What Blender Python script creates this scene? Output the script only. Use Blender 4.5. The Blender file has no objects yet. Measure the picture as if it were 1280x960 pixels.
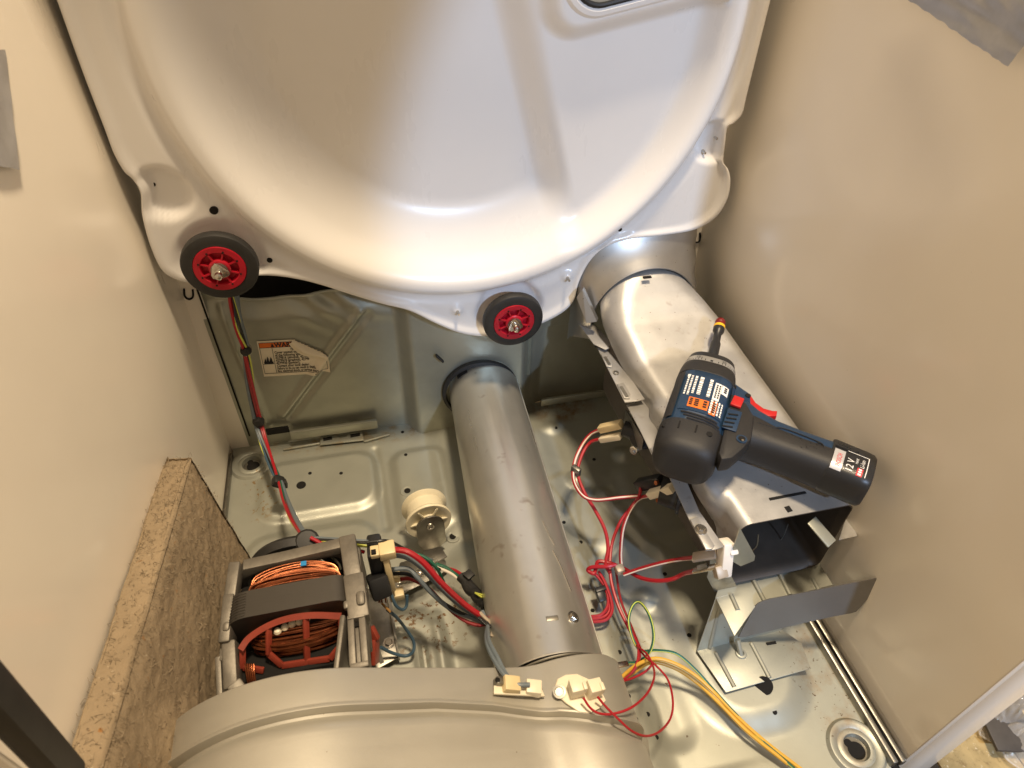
import bpy, bmesh, math, random
from mathutils import Vector, Matrix, noise

scene = bpy.context.scene
COL = scene.collection
R_ = math.radians
random.seed(7)

# ---------------------------------------------------------------- camera
cam_data = bpy.data.cameras.new("camera")
cam = bpy.data.objects.new("camera", cam_data)
COL.objects.link(cam)
scene.camera = cam
cam_data.sensor_fit = 'HORIZONTAL'
cam_data.sensor_width = 36.0
cam_data.lens = 23.210
cam_data.clip_start = 0.02
cam_data.clip_end = 60.0
CAM_ROT = Matrix(((0.9739, 0.1369, -0.1808), (-0.2258, 0.6599, -0.7166), (0.0212, 0.7387, 0.6736)))
cam.matrix_world = Matrix.Translation((0.2391, -0.7390, 0.7315)) @ CAM_ROT.to_4x4()
cam_data.dof.use_dof = True
cam_data.dof.focus_distance = 0.86
cam_data.dof.aperture_fstop = 13.0

# ---------------------------------------------------------------- light of the room around the open machine
world = bpy.data.worlds.new("World")
scene.world = world
world.use_nodes = True
bg = world.node_tree.nodes["Background"]
bg.inputs[0].default_value = (1.0, 0.83, 0.64, 1)
bg.inputs[1].default_value = 0.33

def lamp(name, kind, loc, target, energy, color, **kw):
    d = bpy.data.lights.new(name, kind)
    d.energy = energy
    d.color = color
    for k, v in kw.items():
        setattr(d, k, v)
    o = bpy.data.objects.new(name, d)
    COL.objects.link(o)
    o.location = loc
    o.rotation_euler = (Vector(target) - Vector(loc)).to_track_quat('-Z', 'Y').to_euler()
    return o

lamp("ceiling_lamp", 'AREA', (0.58, -0.42, 2.30), (0.40, -0.34, 0.0), 46.0, (1.0, 0.80, 0.545), shape='DISK', size=0.26)
lamp("window_light", 'SPOT', (0.90, -2.15, 1.52), (0.96, -0.08, 0.30), 108.0, (0.52, 0.70, 1.0),
     spot_size=R_(34.0), spot_blend=0.14, shadow_soft_size=0.035)

vs = scene.view_settings
vs.view_transform = 'Standard'
vs.look = 'None'
vs.exposure = 0.30
vs.gamma = 1.0
vs.use_curve_mapping = False

# ---------------------------------------------------------------- materials
def mat(name, col, rough=0.5, metal=0.0, var=0.0, vscale=12.0, col2=None, rvar=0.0, rscale=(30, 30, 30),
        bump=0.0, bscale=300.0, coat=0.0, spots=None, spec=0.5, alpha=1.0, trans=0.0, ior=1.45, speck=None, aniso=0.0):
    m = bpy.data.materials.new(name)
    m.use_nodes = True
    nt = m.node_tree
    b = nt.nodes["Principled BSDF"]
    b.inputs["Base Color"].default_value = (*col, 1)
    b.inputs["Roughness"].default_value = rough
    b.inputs["Metallic"].default_value = metal
    b.inputs["Coat Weight"].default_value = coat
    b.inputs["Coat Roughness"].default_value = 0.12
    b.inputs["Specular IOR Level"].default_value = spec
    b.inputs["Alpha"].default_value = alpha
    b.inputs["Transmission Weight"].default_value = trans
    b.inputs["IOR"].default_value = ior
    b.inputs["Anisotropic"].default_value = aniso
    tc = nt.nodes.new("ShaderNodeTexCoord")
    last = None
    def nz(scale, detail=4.0, rough_=0.6, vec=None):
        n = nt.nodes.new("ShaderNodeTexNoise")
        n.inputs["Scale"].default_value = scale
        n.inputs["Detail"].default_value = detail
        n.inputs["Roughness"].default_value = rough_
        nt.links.new(vec if vec else tc.outputs["Object"], n.inputs["Vector"])
        return n.outputs["Fac"]
    def ramp(sock, lo, hi):
        r = nt.nodes.new("ShaderNodeMapRange")
        r.inputs["From Min"].default_value = lo
        r.inputs["From Max"].default_value = hi
        nt.links.new(sock, r.inputs["Value"])
        return r.outputs["Result"]
    def mix(fac, a, c2):
        x = nt.nodes.new("ShaderNodeMix")
        x.data_type = 'RGBA'
        nt.links.new(fac, x.inputs["Factor"])
        if a is None:
            x.inputs["A"].default_value = (*col, 1)
        else:
            nt.links.new(a, x.inputs["A"])
        x.inputs["B"].default_value = (*c2, 1)
        return x.outputs["Result"]
    if var > 0:
        c2 = col2 if col2 else tuple(max(0, c * (1 - var)) for c in col)
        last = mix(ramp(nz(vscale), 0.38, 0.68), last, c2)
    if speck:
        for (sc, lo, hi, c2) in speck:
            last = mix(ramp(nz(sc, 3.0, 0.7), lo, hi), last, c2)
    if spots:   # (centre, radius, noise scale, threshold lo, hi, colour): stains where the thing is really stained
        for (cen, rad, sc, lo, hi, c2) in spots:
            d = nt.nodes.new("ShaderNodeVectorMath"); d.operation = 'SUBTRACT'
            nt.links.new(tc.outputs["Object"], d.inputs[0]); d.inputs[1].default_value = cen
            s = nt.nodes.new("ShaderNodeVectorMath"); s.operation = 'DIVIDE'
            nt.links.new(d.outputs[0], s.inputs[0]); s.inputs[1].default_value = rad
            l = nt.nodes.new("ShaderNodeVectorMath"); l.operation = 'LENGTH'
            nt.links.new(s.outputs[0], l.inputs[0])
            fall = nt.nodes.new("ShaderNodeMapRange")
            fall.inputs["From Min"].default_value = 1.0; fall.inputs["From Max"].default_value = 0.55
            nt.links.new(l.outputs["Value"], fall.inputs["Value"])
            mu = nt.nodes.new("ShaderNodeMath"); mu.operation = 'MULTIPLY'
            nt.links.new(fall.outputs["Result"], mu.inputs[0]); nt.links.new(ramp(nz(sc, 5.0, 0.65), lo, hi), mu.inputs[1])
            last = mix(mu.outputs[0], last, c2)
    if last is not None:
        nt.links.new(last, b.inputs["Base Color"])
    if rvar > 0:
        mp = nt.nodes.new("ShaderNodeMapping")
        nt.links.new(tc.outputs["Object"], mp.inputs["Vector"])
        mp.inputs["Scale"].default_value = rscale
        r = nt.nodes.new("ShaderNodeMapRange")
        nt.links.new(nz(1.0, 5.0, 0.65, mp.outputs["Vector"]), r.inputs["Value"])
        r.inputs["From Min"].default_value = 0.25; r.inputs["From Max"].default_value = 0.75
        r.inputs["To Min"].default_value = max(0.03, rough - rvar); r.inputs["To Max"].default_value = min(1, rough + rvar)
        nt.links.new(r.outputs["Result"], b.inputs["Roughness"])
    if bump > 0:
        bp = nt.nodes.new("ShaderNodeBump")
        bp.inputs["Strength"].default_value = bump
        bp.inputs["Distance"].default_value = 0.002
        nt.links.new(nz(bscale, 5.0, 0.6), bp.inputs["Height"])
        nt.links.new(bp.outputs["Normal"], b.inputs["Normal"])
    return m

PAINT = mat("cream_enamel_side", (0.88, 0.805, 0.69), 0.30, 0, var=0.05, vscale=4, rvar=0.05, rscale=(2, 5, 2), bump=0.14, bscale=5, coat=0.45, speck=[(60, 0.74, 0.78, (0.45, 0.38, 0.28))])
ENAMEL = mat("white_enamel", (0.765, 0.745, 0.725), 0.30, 0, var=0.03, vscale=6, rvar=0.06, rscale=(9, 9, 3), coat=0.25, bump=0.015, bscale=160, speck=[(95, 0.775, 0.80, (0.2, 0.15, 0.1))])
GALV = mat("galvanised_pan", (0.385, 0.39, 0.335), 0.45, 0.55, var=0.06, vscale=18, rvar=0.05, rscale=(45, 45, 45), bump=0.03, bscale=500,
    spots=[((0.245, -0.345, 0.01), (0.075, 0.055, 0.1), 110, 0.55, 0.61, (0.16, 0.09, 0.04)),
           ((0.05, -0.10, 0.0), (0.03, 0.07, 0.1), 120, 0.57, 0.63, (0.30, 0.20, 0.09)),
           ((0.055, -0.30, 0.0), (0.02, 0.05, 0.1), 60, 0.45, 0.6, (0.34, 0.26, 0.14)),
           ((0.50, -0.03, 0.0), (0.06, 0.04, 0.1), 30, 0.42, 0.6, (0.25, 0.16, 0.08)),
           ((0.66, -0.50, 0.0), (0.03, 0.16, 0.1), 35, 0.46, 0.72, (0.32, 0.25, 0.17)),
           ((0.66, -0.50, 0.0), (0.04, 0.16, 0.1), 170, 0.62, 0.66, (0.10, 0.06, 0.03)),
           ((0.50, -0.45, 0.0), (0.18, 0.20, 0.1), 130, 0.69, 0.72, (0.12, 0.08, 0.05)),
           ((0.18, -0.025, 0.0), (0.18, 0.03, 0.1), 45, 0.5, 0.66, (0.33, 0.26, 0.16))])
GALVBACK = mat("galvanised_rear", (0.40, 0.40, 0.33), 0.42, 0.6, var=0.15, vscale=15, rvar=0.1, rscale=(25, 25, 25), bump=0.03, bscale=450)
ALU = mat("aluminised_duct", (0.43, 0.42, 0.405), 0.45, 0.6, var=0.14, vscale=22, rvar=0.1, rscale=(40, 40, 40), bump=0.05, bscale=600,
    speck=[(34, 0.62, 0.78, (0.27, 0.24, 0.21)), (190, 0.69, 0.72, (0.12, 0.08, 0.06))])
PIPEM = mat("exhaust_steel", (0.68, 0.66, 0.60), 0.35, 0.82, var=0.16, vscale=9, rvar=0.10, rscale=(70, 4, 70), bump=0.02, bscale=500,
    speck=[(26, 0.64, 0.74, (0.40, 0.33, 0.27))])
BLOWM = mat("blower_steel", (0.48, 0.455, 0.395), 0.50, 0.55, var=0.10, vscale=8, rvar=0.09, rscale=(8, 90, 8), bump=0.03, bscale=400,
    speck=[(150, 0.735, 0.76, (0.18, 0.12, 0.07))])
COLLARM = mat("collar_steel", (0.40, 0.385, 0.36), 0.36, 0.85, var=0.12, vscale=25, speck=[(120, 0.70, 0.73, (0.10, 0.07, 0.05))])
BRACK = mat("bracket_steel", (0.50, 0.49, 0.44), 0.42, 0.6, var=0.12, vscale=25, rvar=0.1, rscale=(50, 50, 50))
CAST = mat("cast_aluminium", (0.20, 0.18, 0.15), 0.5, 0.5, var=0.3, vscale=60, bump=0.12, bscale=260)
LAMI = mat("laminated_core", (0.065, 0.058, 0.05), 0.5, 0.5, rvar=0.12, rscale=(6, 900, 6), bump=0.1, bscale=90)
COPPER = mat("copper_winding", (0.36, 0.115, 0.050), 0.27, 0.85, var=0.35, vscale=120)
REDPL = mat("red_coil_former", (0.27, 0.045, 0.026), 0.42, var=0.2, vscale=50)
BLACKR = mat("black_rubber", (0.022, 0.021, 0.020), 0.55, var=0.3, vscale=40, bump=0.05, bscale=300)
BLACKP = mat("black_plastic", (0.018, 0.018, 0.019), 0.38)
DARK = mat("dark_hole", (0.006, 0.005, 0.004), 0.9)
REDW = mat("roller_red", (0.42, 0.008, 0.022), 0.36, var=0.2, vscale=70)
STEEL = mat("bright_steel", (0.62, 0.58, 0.52), 0.26, 1.0, var=0.2, vscale=200)
DSTEEL = mat("dull_steel", (0.29, 0.275, 0.24), 0.40, 0.9, var=0.3, vscale=70, rvar=0.1)
CREAM = mat("cream_nylon", (0.72, 0.58, 0.33), 0.42, var=0.1, vscale=60)
WHITEN = mat("ivory_nylon", (0.80, 0.72, 0.55), 0.38, var=0.06, vscale=60)
CREAM2 = mat("pulley_nylon", (0.74, 0.67, 0.49), 0.42, var=0.08, vscale=40)
CERAM = mat("white_ceramic", (0.82, 0.77, 0.70), 0.4, var=0.06, vscale=80)
TANPL = mat("tan_terminal", (0.42, 0.35, 0.27), 0.45, 0.3)
WRED = mat("red_wire_cover", (0.36, 0.012, 0.020), 0.38)
WDRED = mat("dark_red_wire_cover", (0.26, 0.015, 0.018), 0.4)
WWHITE = mat("white_wire_cover", (0.74, 0.66, 0.56), 0.4)
WGREY = mat("grey_wire_cover", (0.14, 0.168, 0.19), 0.42)
WBLUE = mat("blue_wire_cover", (0.05, 0.095, 0.14), 0.4)
WGREEN = mat("green_wire_cover", (0.014, 0.10, 0.06), 0.4)
WYEL = mat("yellow_wire_cover", (0.70, 0.40, 0.05), 0.4)
WLIME = mat("lime_stripe", (0.55, 0.58, 0.10), 0.4)
WBLACK = mat("black_wire_cover", (0.015, 0.015, 0.015), 0.4)
FIBRE = mat("felt_board", (0.30, 0.23, 0.15), 0.95, var=0.20, vscale=22, bump=0.4, bscale=420, spec=0.1,
    speck=[(210, 0.64, 0.72, (0.085, 0.058, 0.035)), (230, 0.64, 0.72, (0.38, 0.31, 0.22)), (70, 0.66, 0.74, (0.28, 0.14, 0.05))])
FIBRE2 = mat("felt_fibre", (0.28, 0.22, 0.145), 0.9, var=0.4, vscale=50)
TAPE = mat("grey_tape", (0.47, 0.465, 0.475), 0.36, 0.45, var=0.2, vscale=30, bump=0.25, bscale=60)
NAVY = mat("navy_plastic", (0.013, 0.035, 0.074), 0.40, bump=0.03, bscale=900)
GRIP = mat("charcoal_grip", (0.017, 0.016, 0.016), 0.55, bump=0.14, bscale=900)
DRED = mat("switch_red", (0.46, 0.014, 0.014), 0.40)
SILVER = mat("silver_ring", (0.40, 0.39, 0.37), 0.38, 0.5)
YELLOW = mat("yellow_band", (0.78, 0.44, 0.02), 0.4)
PRINTW = mat("white_print", (0.78, 0.76, 0.72), 0.5)
PRINTK = mat("black_print", (0.012, 0.012, 0.012), 0.5)
PRINTO = mat("orange_print", (0.72, 0.16, 0.02), 0.5)
PRINTR = mat("red_print", (0.60, 0.03, 0.04), 0.5)
PAPER = mat("cream_paper", (0.80, 0.70, 0.52), 0.55, var=0.06, vscale=40)
BLUEM = mat("blue_paint_mark", (0.02, 0.22, 0.50), 0.5)
TILE = mat("beige_tile", (0.62, 0.47, 0.23), 0.45, var=0.3, vscale=60, speck=[(120, 0.58, 0.70, (0.34, 0.24, 0.11)), (200, 0.62, 0.70, (0.78, 0.68, 0.46))])
TILED = mat("dark_speckled_tile", (0.05, 0.042, 0.035), 0.4, speck=[(420, 0.60, 0.66, (0.48, 0.42, 0.34)), (300, 0.66, 0.70, (0.22, 0.17, 0.12))])
GROUT = mat("floor_joint", (0.35, 0.27, 0.15), 0.8)
FILM = mat("clear_film", (0.92, 0.90, 0.88), 0.06, alpha=0.24, spec=0.9)
INSTEEL = mat("dark_inner_steel", (0.10, 0.082, 0.066), 0.5, 0.5, var=0.4, vscale=14, rvar=0.1, rscale=(20, 20, 20))  # darker steel for the inside of the duct
MICA = mat("dim_panel", (0.36, 0.32, 0.24), 0.5)

# ---------------------------------------------------------------- mesh helpers
def frame(d):
    d = Vector(d).normalized()
    a = Vector((0, 0, 1)) if abs(d.z) < 0.9 else Vector((1, 0, 0))
    u = d.cross(a).normalized()
    return u, d.cross(u).normalized(), d

def spline(pts, n=8):
    p = [Vector(q) for q in pts]
    if len(p) < 3:
        return p
    out = []
    for i in range(len(p) - 1):
        a = p[i - 1] if i else p[0] * 2 - p[1]
        b, c = p[i], p[i + 1]
        d = p[i + 2] if i + 2 < len(p) else p[-1] * 2 - p[-2]
        for k in range(n):
            t = k / n
            out.append(0.5 * ((2 * b) + (c - a) * t + (2 * a - 5 * b + 4 * c - d) * t * t + (3 * b - a - 3 * c + d) * t ** 3))
    out.append(p[-1])
    return out

class MB:
    def __init__(self):
        self.bm = bmesh.new()
    def loft(self, loops, closed=True, cap0=False, cap1=False, flip=False):
        bm = self.bm
        rows = [[bm.verts.new(q) for q in lp] for lp in loops]
        n = len(rows[0])
        for a, b in zip(rows, rows[1:]):
            for i in range(n if closed else n - 1):
                j = (i + 1) % n
                f = [a[i], a[j], b[j], b[i]]
                bm.faces.new(f[::-1] if flip else f)
        if cap0:
            bm.faces.new(rows[0] if flip else rows[0][::-1])
        if cap1:
            bm.faces.new(rows[-1][::-1] if flip else rows[-1])
        return self
    def box(self, c, s, rot=None, bevel=0.0):
        r = bmesh.ops.create_cube(self.bm, size=1.0)
        M = Matrix.Translation(c) @ (rot.to_4x4() if rot is not None else Matrix.Identity(4)) @ Matrix.Diagonal((*s, 1))
        bmesh.ops.transform(self.bm, matrix=M, verts=r['verts'])
        if bevel > 0:
            es = list({e for v in r['verts'] for e in v.link_edges})
            bmesh.ops.bevel(self.bm, geom=es, offset=bevel, segments=2, affect='EDGES', profile=0.5)
        return self
    def bar(self, p, q, w, h, up=(0, 0, 1), bevel=0.0):
        p, q = Vector(p), Vector(q)
        d = (q - p)
        L = d.length
        d.normalize()
        u = Vector(up).cross(d)
        if u.length < 1e-4:
            u = Vector((1, 0, 0)).cross(d)
        u.normalize()
        v = d.cross(u)
        return self.box((p + q) / 2, (w, h, L), Matrix((u, v, d)).transposed(), bevel)
    def lathe(self, prof, o, d, seg=32, cap0=False, cap1=False):
        u, v, w = frame(d)
        o = Vector(o)
        loops = []
        for (r, h) in prof:
            loops.append([o + w * h + (u * math.cos(2 * math.pi * i / seg) + v * math.sin(2 * math.pi * i / seg)) * r for i in range(seg)])
        return self.loft(loops, True, cap0, cap1)
    def cyl(self, p, q, r, r2=None, seg=20):
        p, q = Vector(p), Vector(q)
        return self.lathe([(r, 0), (r if r2 is None else r2, (q - p).length)], p, q - p, seg, True, True)
    def tube(self, pts, r, seg=8, smooth=7, caps=True):
        ps = spline(pts, smooth) if smooth else [Vector(p) for p in pts]
        t0 = (ps[1] - ps[0]).normalized()
        u, v, w = frame(t0)
        loops = []
        for i, p in enumerate(ps):
            t = (ps[min(i + 1, len(ps) - 1)] - ps[max(i - 1, 0)])
            if t.length < 1e-9:
                t = w
            t.normalize()
            u = (u - t * u.dot(t)).normalized()
            v = t.cross(u)
            loops.append([p + (u * math.cos(2 * math.pi * k / seg) + v * math.sin(2 * math.pi * k / seg)) * r for k in range(seg)])
        return self.loft(loops, True, caps, caps)
    def prism(self, pts, ext, bevel=0.0):
        bm = self.bm
        e = Vector(ext)
        a = [bm.verts.new(q) for q in pts]
        b = [bm.verts.new(Vector(q) + e) for q in pts]
        n = len(a)
        fs = [bm.faces.new(a[::-1]), bm.faces.new(b)]
        for i in range(n):
            j = (i + 1) % n
            fs.append(bm.faces.new([a[i], a[j], b[j], b[i]]))
        bmesh.ops.recalc_face_normals(bm, faces=fs)
        if bevel > 0:
            es = list(fs[1].edges) + list(fs[0].edges)
            bmesh.ops.bevel(bm, geom=es, offset=bevel, segments=2, affect='EDGES', profile=0.5)
        return self
    def sheet(self, pts, up=(0, 0, 1), t=0.001, bevel=0.0):
        n = Vector(up).normalized() * t
        return self.prism(pts, n, bevel)
    def grid(self, fn, nu, nv, flip=False, keep=None):
        bm = self.bm
        g = [[bm.verts.new(fn(i / nu, j / nv)) for j in range(nv + 1)] for i in range(nu + 1)]
        for i in range(nu):
            for j in range(nv):
                q = [g[i][j], g[i + 1][j], g[i + 1][j + 1], g[i][j + 1]]
                if keep and not keep((i + .5) / nu, (j + .5) / nv):
                    continue
                bm.faces.new(q[::-1] if flip else q)
        return self
    def build(self, name, m, parent=None, smooth=True, angle=38, recalc=False):
        if recalc:
            bmesh.ops.recalc_face_normals(self.bm, faces=self.bm.faces)
        me = bpy.data.meshes.new(name)
        self.bm.to_mesh(me)
        self.bm.free()
        me.materials.append(m)
        if smooth:
            me.shade_smooth()
            me.set_sharp_from_angle(angle=R_(angle))
        return link(name, me, parent)

def link(name, me, parent=None):
    o = bpy.data.objects.new(name, me)
    COL.objects.link(o)
    if parent is not None:
        attach(o, parent)
    return o

ORIGIN = {}
def attach(o, parent):
    o.parent = parent
    o.matrix_parent_inverse = ORIGIN.get(parent.name, Matrix.Identity(4)).inverted()

def thing(name, label, cat, loc=(0, 0, 0), group=None):
    o = bpy.data.objects.new(name, None)
    o.empty_display_size = 0.02
    COL.objects.link(o)
    o.location = loc
    ORIGIN[o.name] = Matrix.Translation(loc)
    return tag(o, label, cat, group)

def tag(o, label, cat, group=None):
    o["label"] = label
    o["category"] = cat
    if group:
        o["group"] = group
    return o

def copy_tree(o, shift, parent=None):
    c = o.copy()
    COL.objects.link(c)
    if parent is None:
        c.location = o.location + Vector(shift)
    else:
        c.parent = parent
    for ch in list(o.children):
        copy_tree(ch, shift, c)
    return c

def rr_loop(c, u, v, a, b, r, seg=5):
    """rounded rectangle loop, half sizes a, b, corner radius r"""
    c, u, v = Vector(c), Vector(u), Vector(v)
    out = []
    for (sx, sy, a0) in ((1, 1, 0), (-1, 1, 90), (-1, -1, 180), (1, -1, 270)):
        for k in range(seg + 1):
            t = R_(a0 + 90 * k / seg)
            out.append(c + u * (sx * (a - r) + r * math.cos(t)) + v * (sy * (b - r) + r * math.sin(t)))
    return out

def se_loop(c, u, v, a, b, n=2.6, seg=36):
    c, u, v = Vector(c), Vector(u), Vector(v)
    out = []
    for k in range(seg):
        t = 2 * math.pi * k / seg
        ct, st = math.cos(t), math.sin(t)
        out.append(c + u * (a * math.copysign(abs(ct) ** (2 / n), ct)) + v * (b * math.copysign(abs(st) ** (2 / n), st)))
    return out

def text_faces(s, size, align='LEFT', bold=0.0):
    cu = bpy.data.curves.new("t", 'FONT')
    cu.body = s
    cu.size = size
    cu.align_x = align
    cu.resolution_u = 2
    cu.offset = bold * size
    ob = bpy.data.objects.new("t", cu)
    COL.objects.link(ob)
    dg = bpy.context.evaluated_depsgraph_get()
    me = bpy.data.meshes.new_from_object(ob.evaluated_get(dg))
    vs_ = [tuple(v.co) for v in me.vertices]
    fs_ = [tuple(p.vertices) for p in me.polygons]
    bpy.data.objects.remove(ob)
    bpy.data.curves.remove(cu)
    bpy.data.meshes.remove(me)
    return vs_, fs_

def add_text(mb, s, size, fn, x0, y0, align='LEFT', sx=1.0, bold=0.0):
    """lay the letters on a surface: fn(u, v) -> point"""
    v, f = text_faces(s, size, align, bold)
    vs2 = [mb.bm.verts.new(fn(x0 + q[0] * sx, y0 + q[1])) for q in v]
    for q in f:
        try:
            mb.bm.faces.new([vs2[i] for i in q])
        except ValueError:
            pass

def add_patch(mb, fn, u0, u1, v0, v1, nu=6, nv=6):
    return mb.grid(lambda s, t: fn(u0 + (u1 - u0) * s, v0 + (v1 - v0) * t), nu, nv)

def ss(a, b, x):
    t = min(1, max(0, (x - a) / (b - a)))
    return t * t * (3 - 2 * t)

def sdrr(x, y, x0, x1, y0, y1, r):
    cx, cy = (x0 + x1) / 2, (y0 + y1) / 2
    qx, qy = abs(x - cx) - (x1 - x0) / 2 + r, abs(y - cy) - (y1 - y0) / 2 + r
    return math.hypot(max(qx, 0), max(qy, 0)) + min(max(qx, qy), 0) - r

def ridge(x, y, ax, ay, bx, by, w):
    dx, dy = bx - ax, by - ay
    t = min(1, max(0, ((x - ax) * dx + (y - ay) * dy) / (dx * dx + dy * dy)))
    d = math.hypot(x - ax - t * dx, y - ay - t * dy)
    return 0.5 + 0.5 * math.cos(math.pi * min(1, d / w))

# ================================================================ setting: floor of the room
floor = MB().box((0.5, -0.6, -0.075), (5.0, 5.0, 0.03)).build("floor", GROUT)
floor["kind"] = "structure"
XE = [0.40, 0.585, 0.770, 0.862, 0.955, 1.14, 1.33]
YE = [-1.16, -0.975, -0.790, -0.572, -0.400, -0.215, -0.03]
DARKT = {(1, 2), (3, 3), (4, 4), (0, 3), (5, 2)}
for i in range(len(XE) - 1):
    for j in range(len(YE) - 1):
        m = TILED if (i, j) in DARKT else TILE
        MB().box(((XE[i] + XE[i + 1]) / 2, (YE[j] + YE[j + 1]) / 2, -0.0585), (XE[i + 1] - XE[i] - 0.002, YE[j + 1] - YE[j] - 0.002, 0.004), bevel=0.0006).build("tile", m, floor)

# ================================================================ base pan
HOLES_BIG = [(0.0311, -0.0511, 0.0000), (0.6581, -0.5783, 0.0000)]
def pan_h(x, y):
    h = 0.0
    h += 0.008 * ss(0.008, -0.008, sdrr(x, y, 0.045, 0.205, -0.162, -0.062, 0.032))
    h += 0.006 * ss(0.007, -0.007, sdrr(x, y, 0.032, 0.195, -0.33, -0.185, 0.03))
    h += 0.008 * ss(0.009, -0.009, sdrr(x, y, 0.228, 0.300, -0.215, -0.075, 0.022))
    d = sdrr(x, y, 0.120, 0.262, -0.46, -0.325, 0.05)
    h += 0.007 * ss(0.009, -0.009, d) 
    d = sdrr(x, y, 0.175, 0.235, -0.44, -0.352, 0.028)
    h -= 0.005 * (ss(0.007, 0, abs(d)))
    h += 0.010 * ss(0.022, -0.014, sdrr(x, y, 0.29, 0.452, -0.64, -0.262, 0.03))
    h += 0.005 * ss(0.012, -0.012, sdrr(x, y, 0.29, 0.456, -0.24, -0.03, 0.03))
    h += 0.013 * ss(0.018, -0.014, sdrr(x, y, 0.525, 0.638, -0.535, -0.30, 0.05))
    h += 0.007 * ss(0.020, -0.010, sdrr(x, y, 0.545, 0.63, -0.27, -0.165, 0.02))
    h -= 0.006 * ss(0.012, -0.012, sdrr(x, y, 0.462, 0.50, -0.535, -0.29, 0.018))
    for (bx, by, br, bh) in ((0.479, -0.177, 0.020, 0.010), (0.562, -0.148, 0.022, 0.012), (0.505, -0.372, 0.020, 0.008),
                             (0.535, -0.235, 0.018, 0.006), (0.470, -0.07, 0.02, 0.006)):
        h += bh * ss(br, 0, math.hypot(x - bx, y - by))
    for (ax, ay, bx, by, w, hh) in ((0.255, -0.34, 0.255, -0.45, 0.010, 0.004), (0.230, -0.37, 0.230, -0.46, 0.008, 0.003),
                                    (0.51, -0.21, 0.55, -0.33, 0.016, 0.006), (0.205, -0.06, 0.21, -0.20, 0.010, -0.003)):
        h += hh * ridge(x, y, ax, ay, bx, by, w)
    h += 0.004 * ss(-0.562, -0.572, y) * ss(0.60, 0.44, x)
    h = h * 0.80
    for c in HOLES_BIG:
        h -= 0.03 * ss(0.019, 0.014, math.hypot(x - c[0], y - c[1]))
    return h + 0.0003 * noise.noise((x * 14, y * 14, 3))
PX0, PX1, PY0, PY1 = 0.003, 0.682, -0.605, -0.012
pan = thing("base_pan", "stamped galvanised base pan with rusty corners covering the bottom of the machine", "base pan")
MB().grid(lambda u, v: (PX0 + (PX1 - PX0) * u, PY0 + (PY1 - PY0) * v, pan_h(PX0 + (PX1 - PX0) * u, PY0 + (PY1 - PY0) * v)), 270, 236).build("pan_sheet", GALV, pan)
def pan_rail(p, q, w, h):
    MB().bar(p, q, w, h, bevel=0.0015).build("edge_rail", DSTEEL, pan)
pan_rail((0.684, -0.015, 0.004), (0.684, -0.602, 0.004), 0.006, 0.014)
pan_rail((0.6965, -0.015, 0.000), (0.6965, -0.602, 0.000), 0.006, 0.010)
MB().box((0.69, -0.31, -0.008), (0.010, 0.59, 0.003)).build("edge_groove", DARK, pan)
pan_rail((0.003, -0.03, 0.002), (0.003, -0.602, 0.002), 0.004, 0.012)
for c in HOLES_BIG:
    o = (c[0], c[1], 0.001)
    MB().lathe([(0.030, -0.001), (0.027, 0.0025), (0.0235, 0.003), (0.019, 0.0005), (0.0165, 0.0015), (0.0135, 0.001), (0.012, -0.006), (0.012, -0.026)], o, (0, 0, 1), 40).build("foot_ring", GALV, pan)
    fr_ = COL.objects[-1]
    MB().cyl((c[0], c[1], -0.014), (c[0], c[1], -0.0035), 0.0122, seg=28).build("foot_socket", DSTEEL, fr_)
    for (dx, dy, rr) in ((0.001, -0.0015, 0.0088), (-0.0035, 0.0070, 0.0042), (-0.002, 0.004, 0.0045)):
        MB().cyl((c[0] + dx, c[1] + dy, -0.010), (c[0] + dx, c[1] + dy, -0.0031 + dy * 0.01), rr, seg=22).build("keyhole", DARK, fr_)
small = [(0.1129, -0.0915, 0.0090), (0.1555, -0.1005, 0.0090), (0.2481, -0.0850, 0.0090), (0.2430, -0.1513, 0.0090), (0.2927, -0.2339, 0.0030), (0.2484, -0.0326, 0.0020), (0.4781, -0.0743, 0.0040), (0.4369, -0.3769, 0.0100),
         (0.4514, -0.4310, 0.0100), (0.4436, -0.4799, 0.0100), (0.4585, -0.5002, 0.0100), (0.4426, -0.5040, 0.0100), (0.4587, -0.5238, 0.0100), (0.5357, -0.4312, 0.0120), (0.5896, -0.5298, 0.0130), (0.4529, -0.2806, 0.0040), (0.5394, -0.3509, 0.0040), (0.5163, -0.1453, 0.0040), (0.4413, -0.2433, 0.0020)]
for k, c in enumerate(small):
    r = 0.0052 if k in (3, 4) else 0.0030
    z = pan_h(c[0], c[1])
    if k in (3, 4):
        MB().lathe([(r * 2.1, -0.0012), (r * 1.8, 0.0005), (r * 1.4, 0.0007), (r, 0.0003), (r * 0.85, -0.0006)], (c[0], c[1], z), (0, 0, 1), 24).build("hole_rim", GALV, pan)
    MB().cyl((c[0], c[1], z - 0.002), (c[0], c[1], z + 0.0004), r * 0.85, seg=14).build("screw_hole", DARK, pan)
c = (0.1010, -0.1109, 0.0090)
MB().cyl((c[0], c[1], c[2] - 0.003), (c[0], c[1], pan_h(c[0], c[1]) + 0.0006), 0.0065).build("round_hole", DARK, pan)
for (a, b) in (((0.0161, -0.1863, 0.0010), (0.0198, -0.2113, 0.0010)),):
    MB().bar(a, b, 0.010, 0.003, bevel=0.001).build("side_slot", mat("slot_plate", (0.62, 0.46, 0.36), 0.5), pan)
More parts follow.
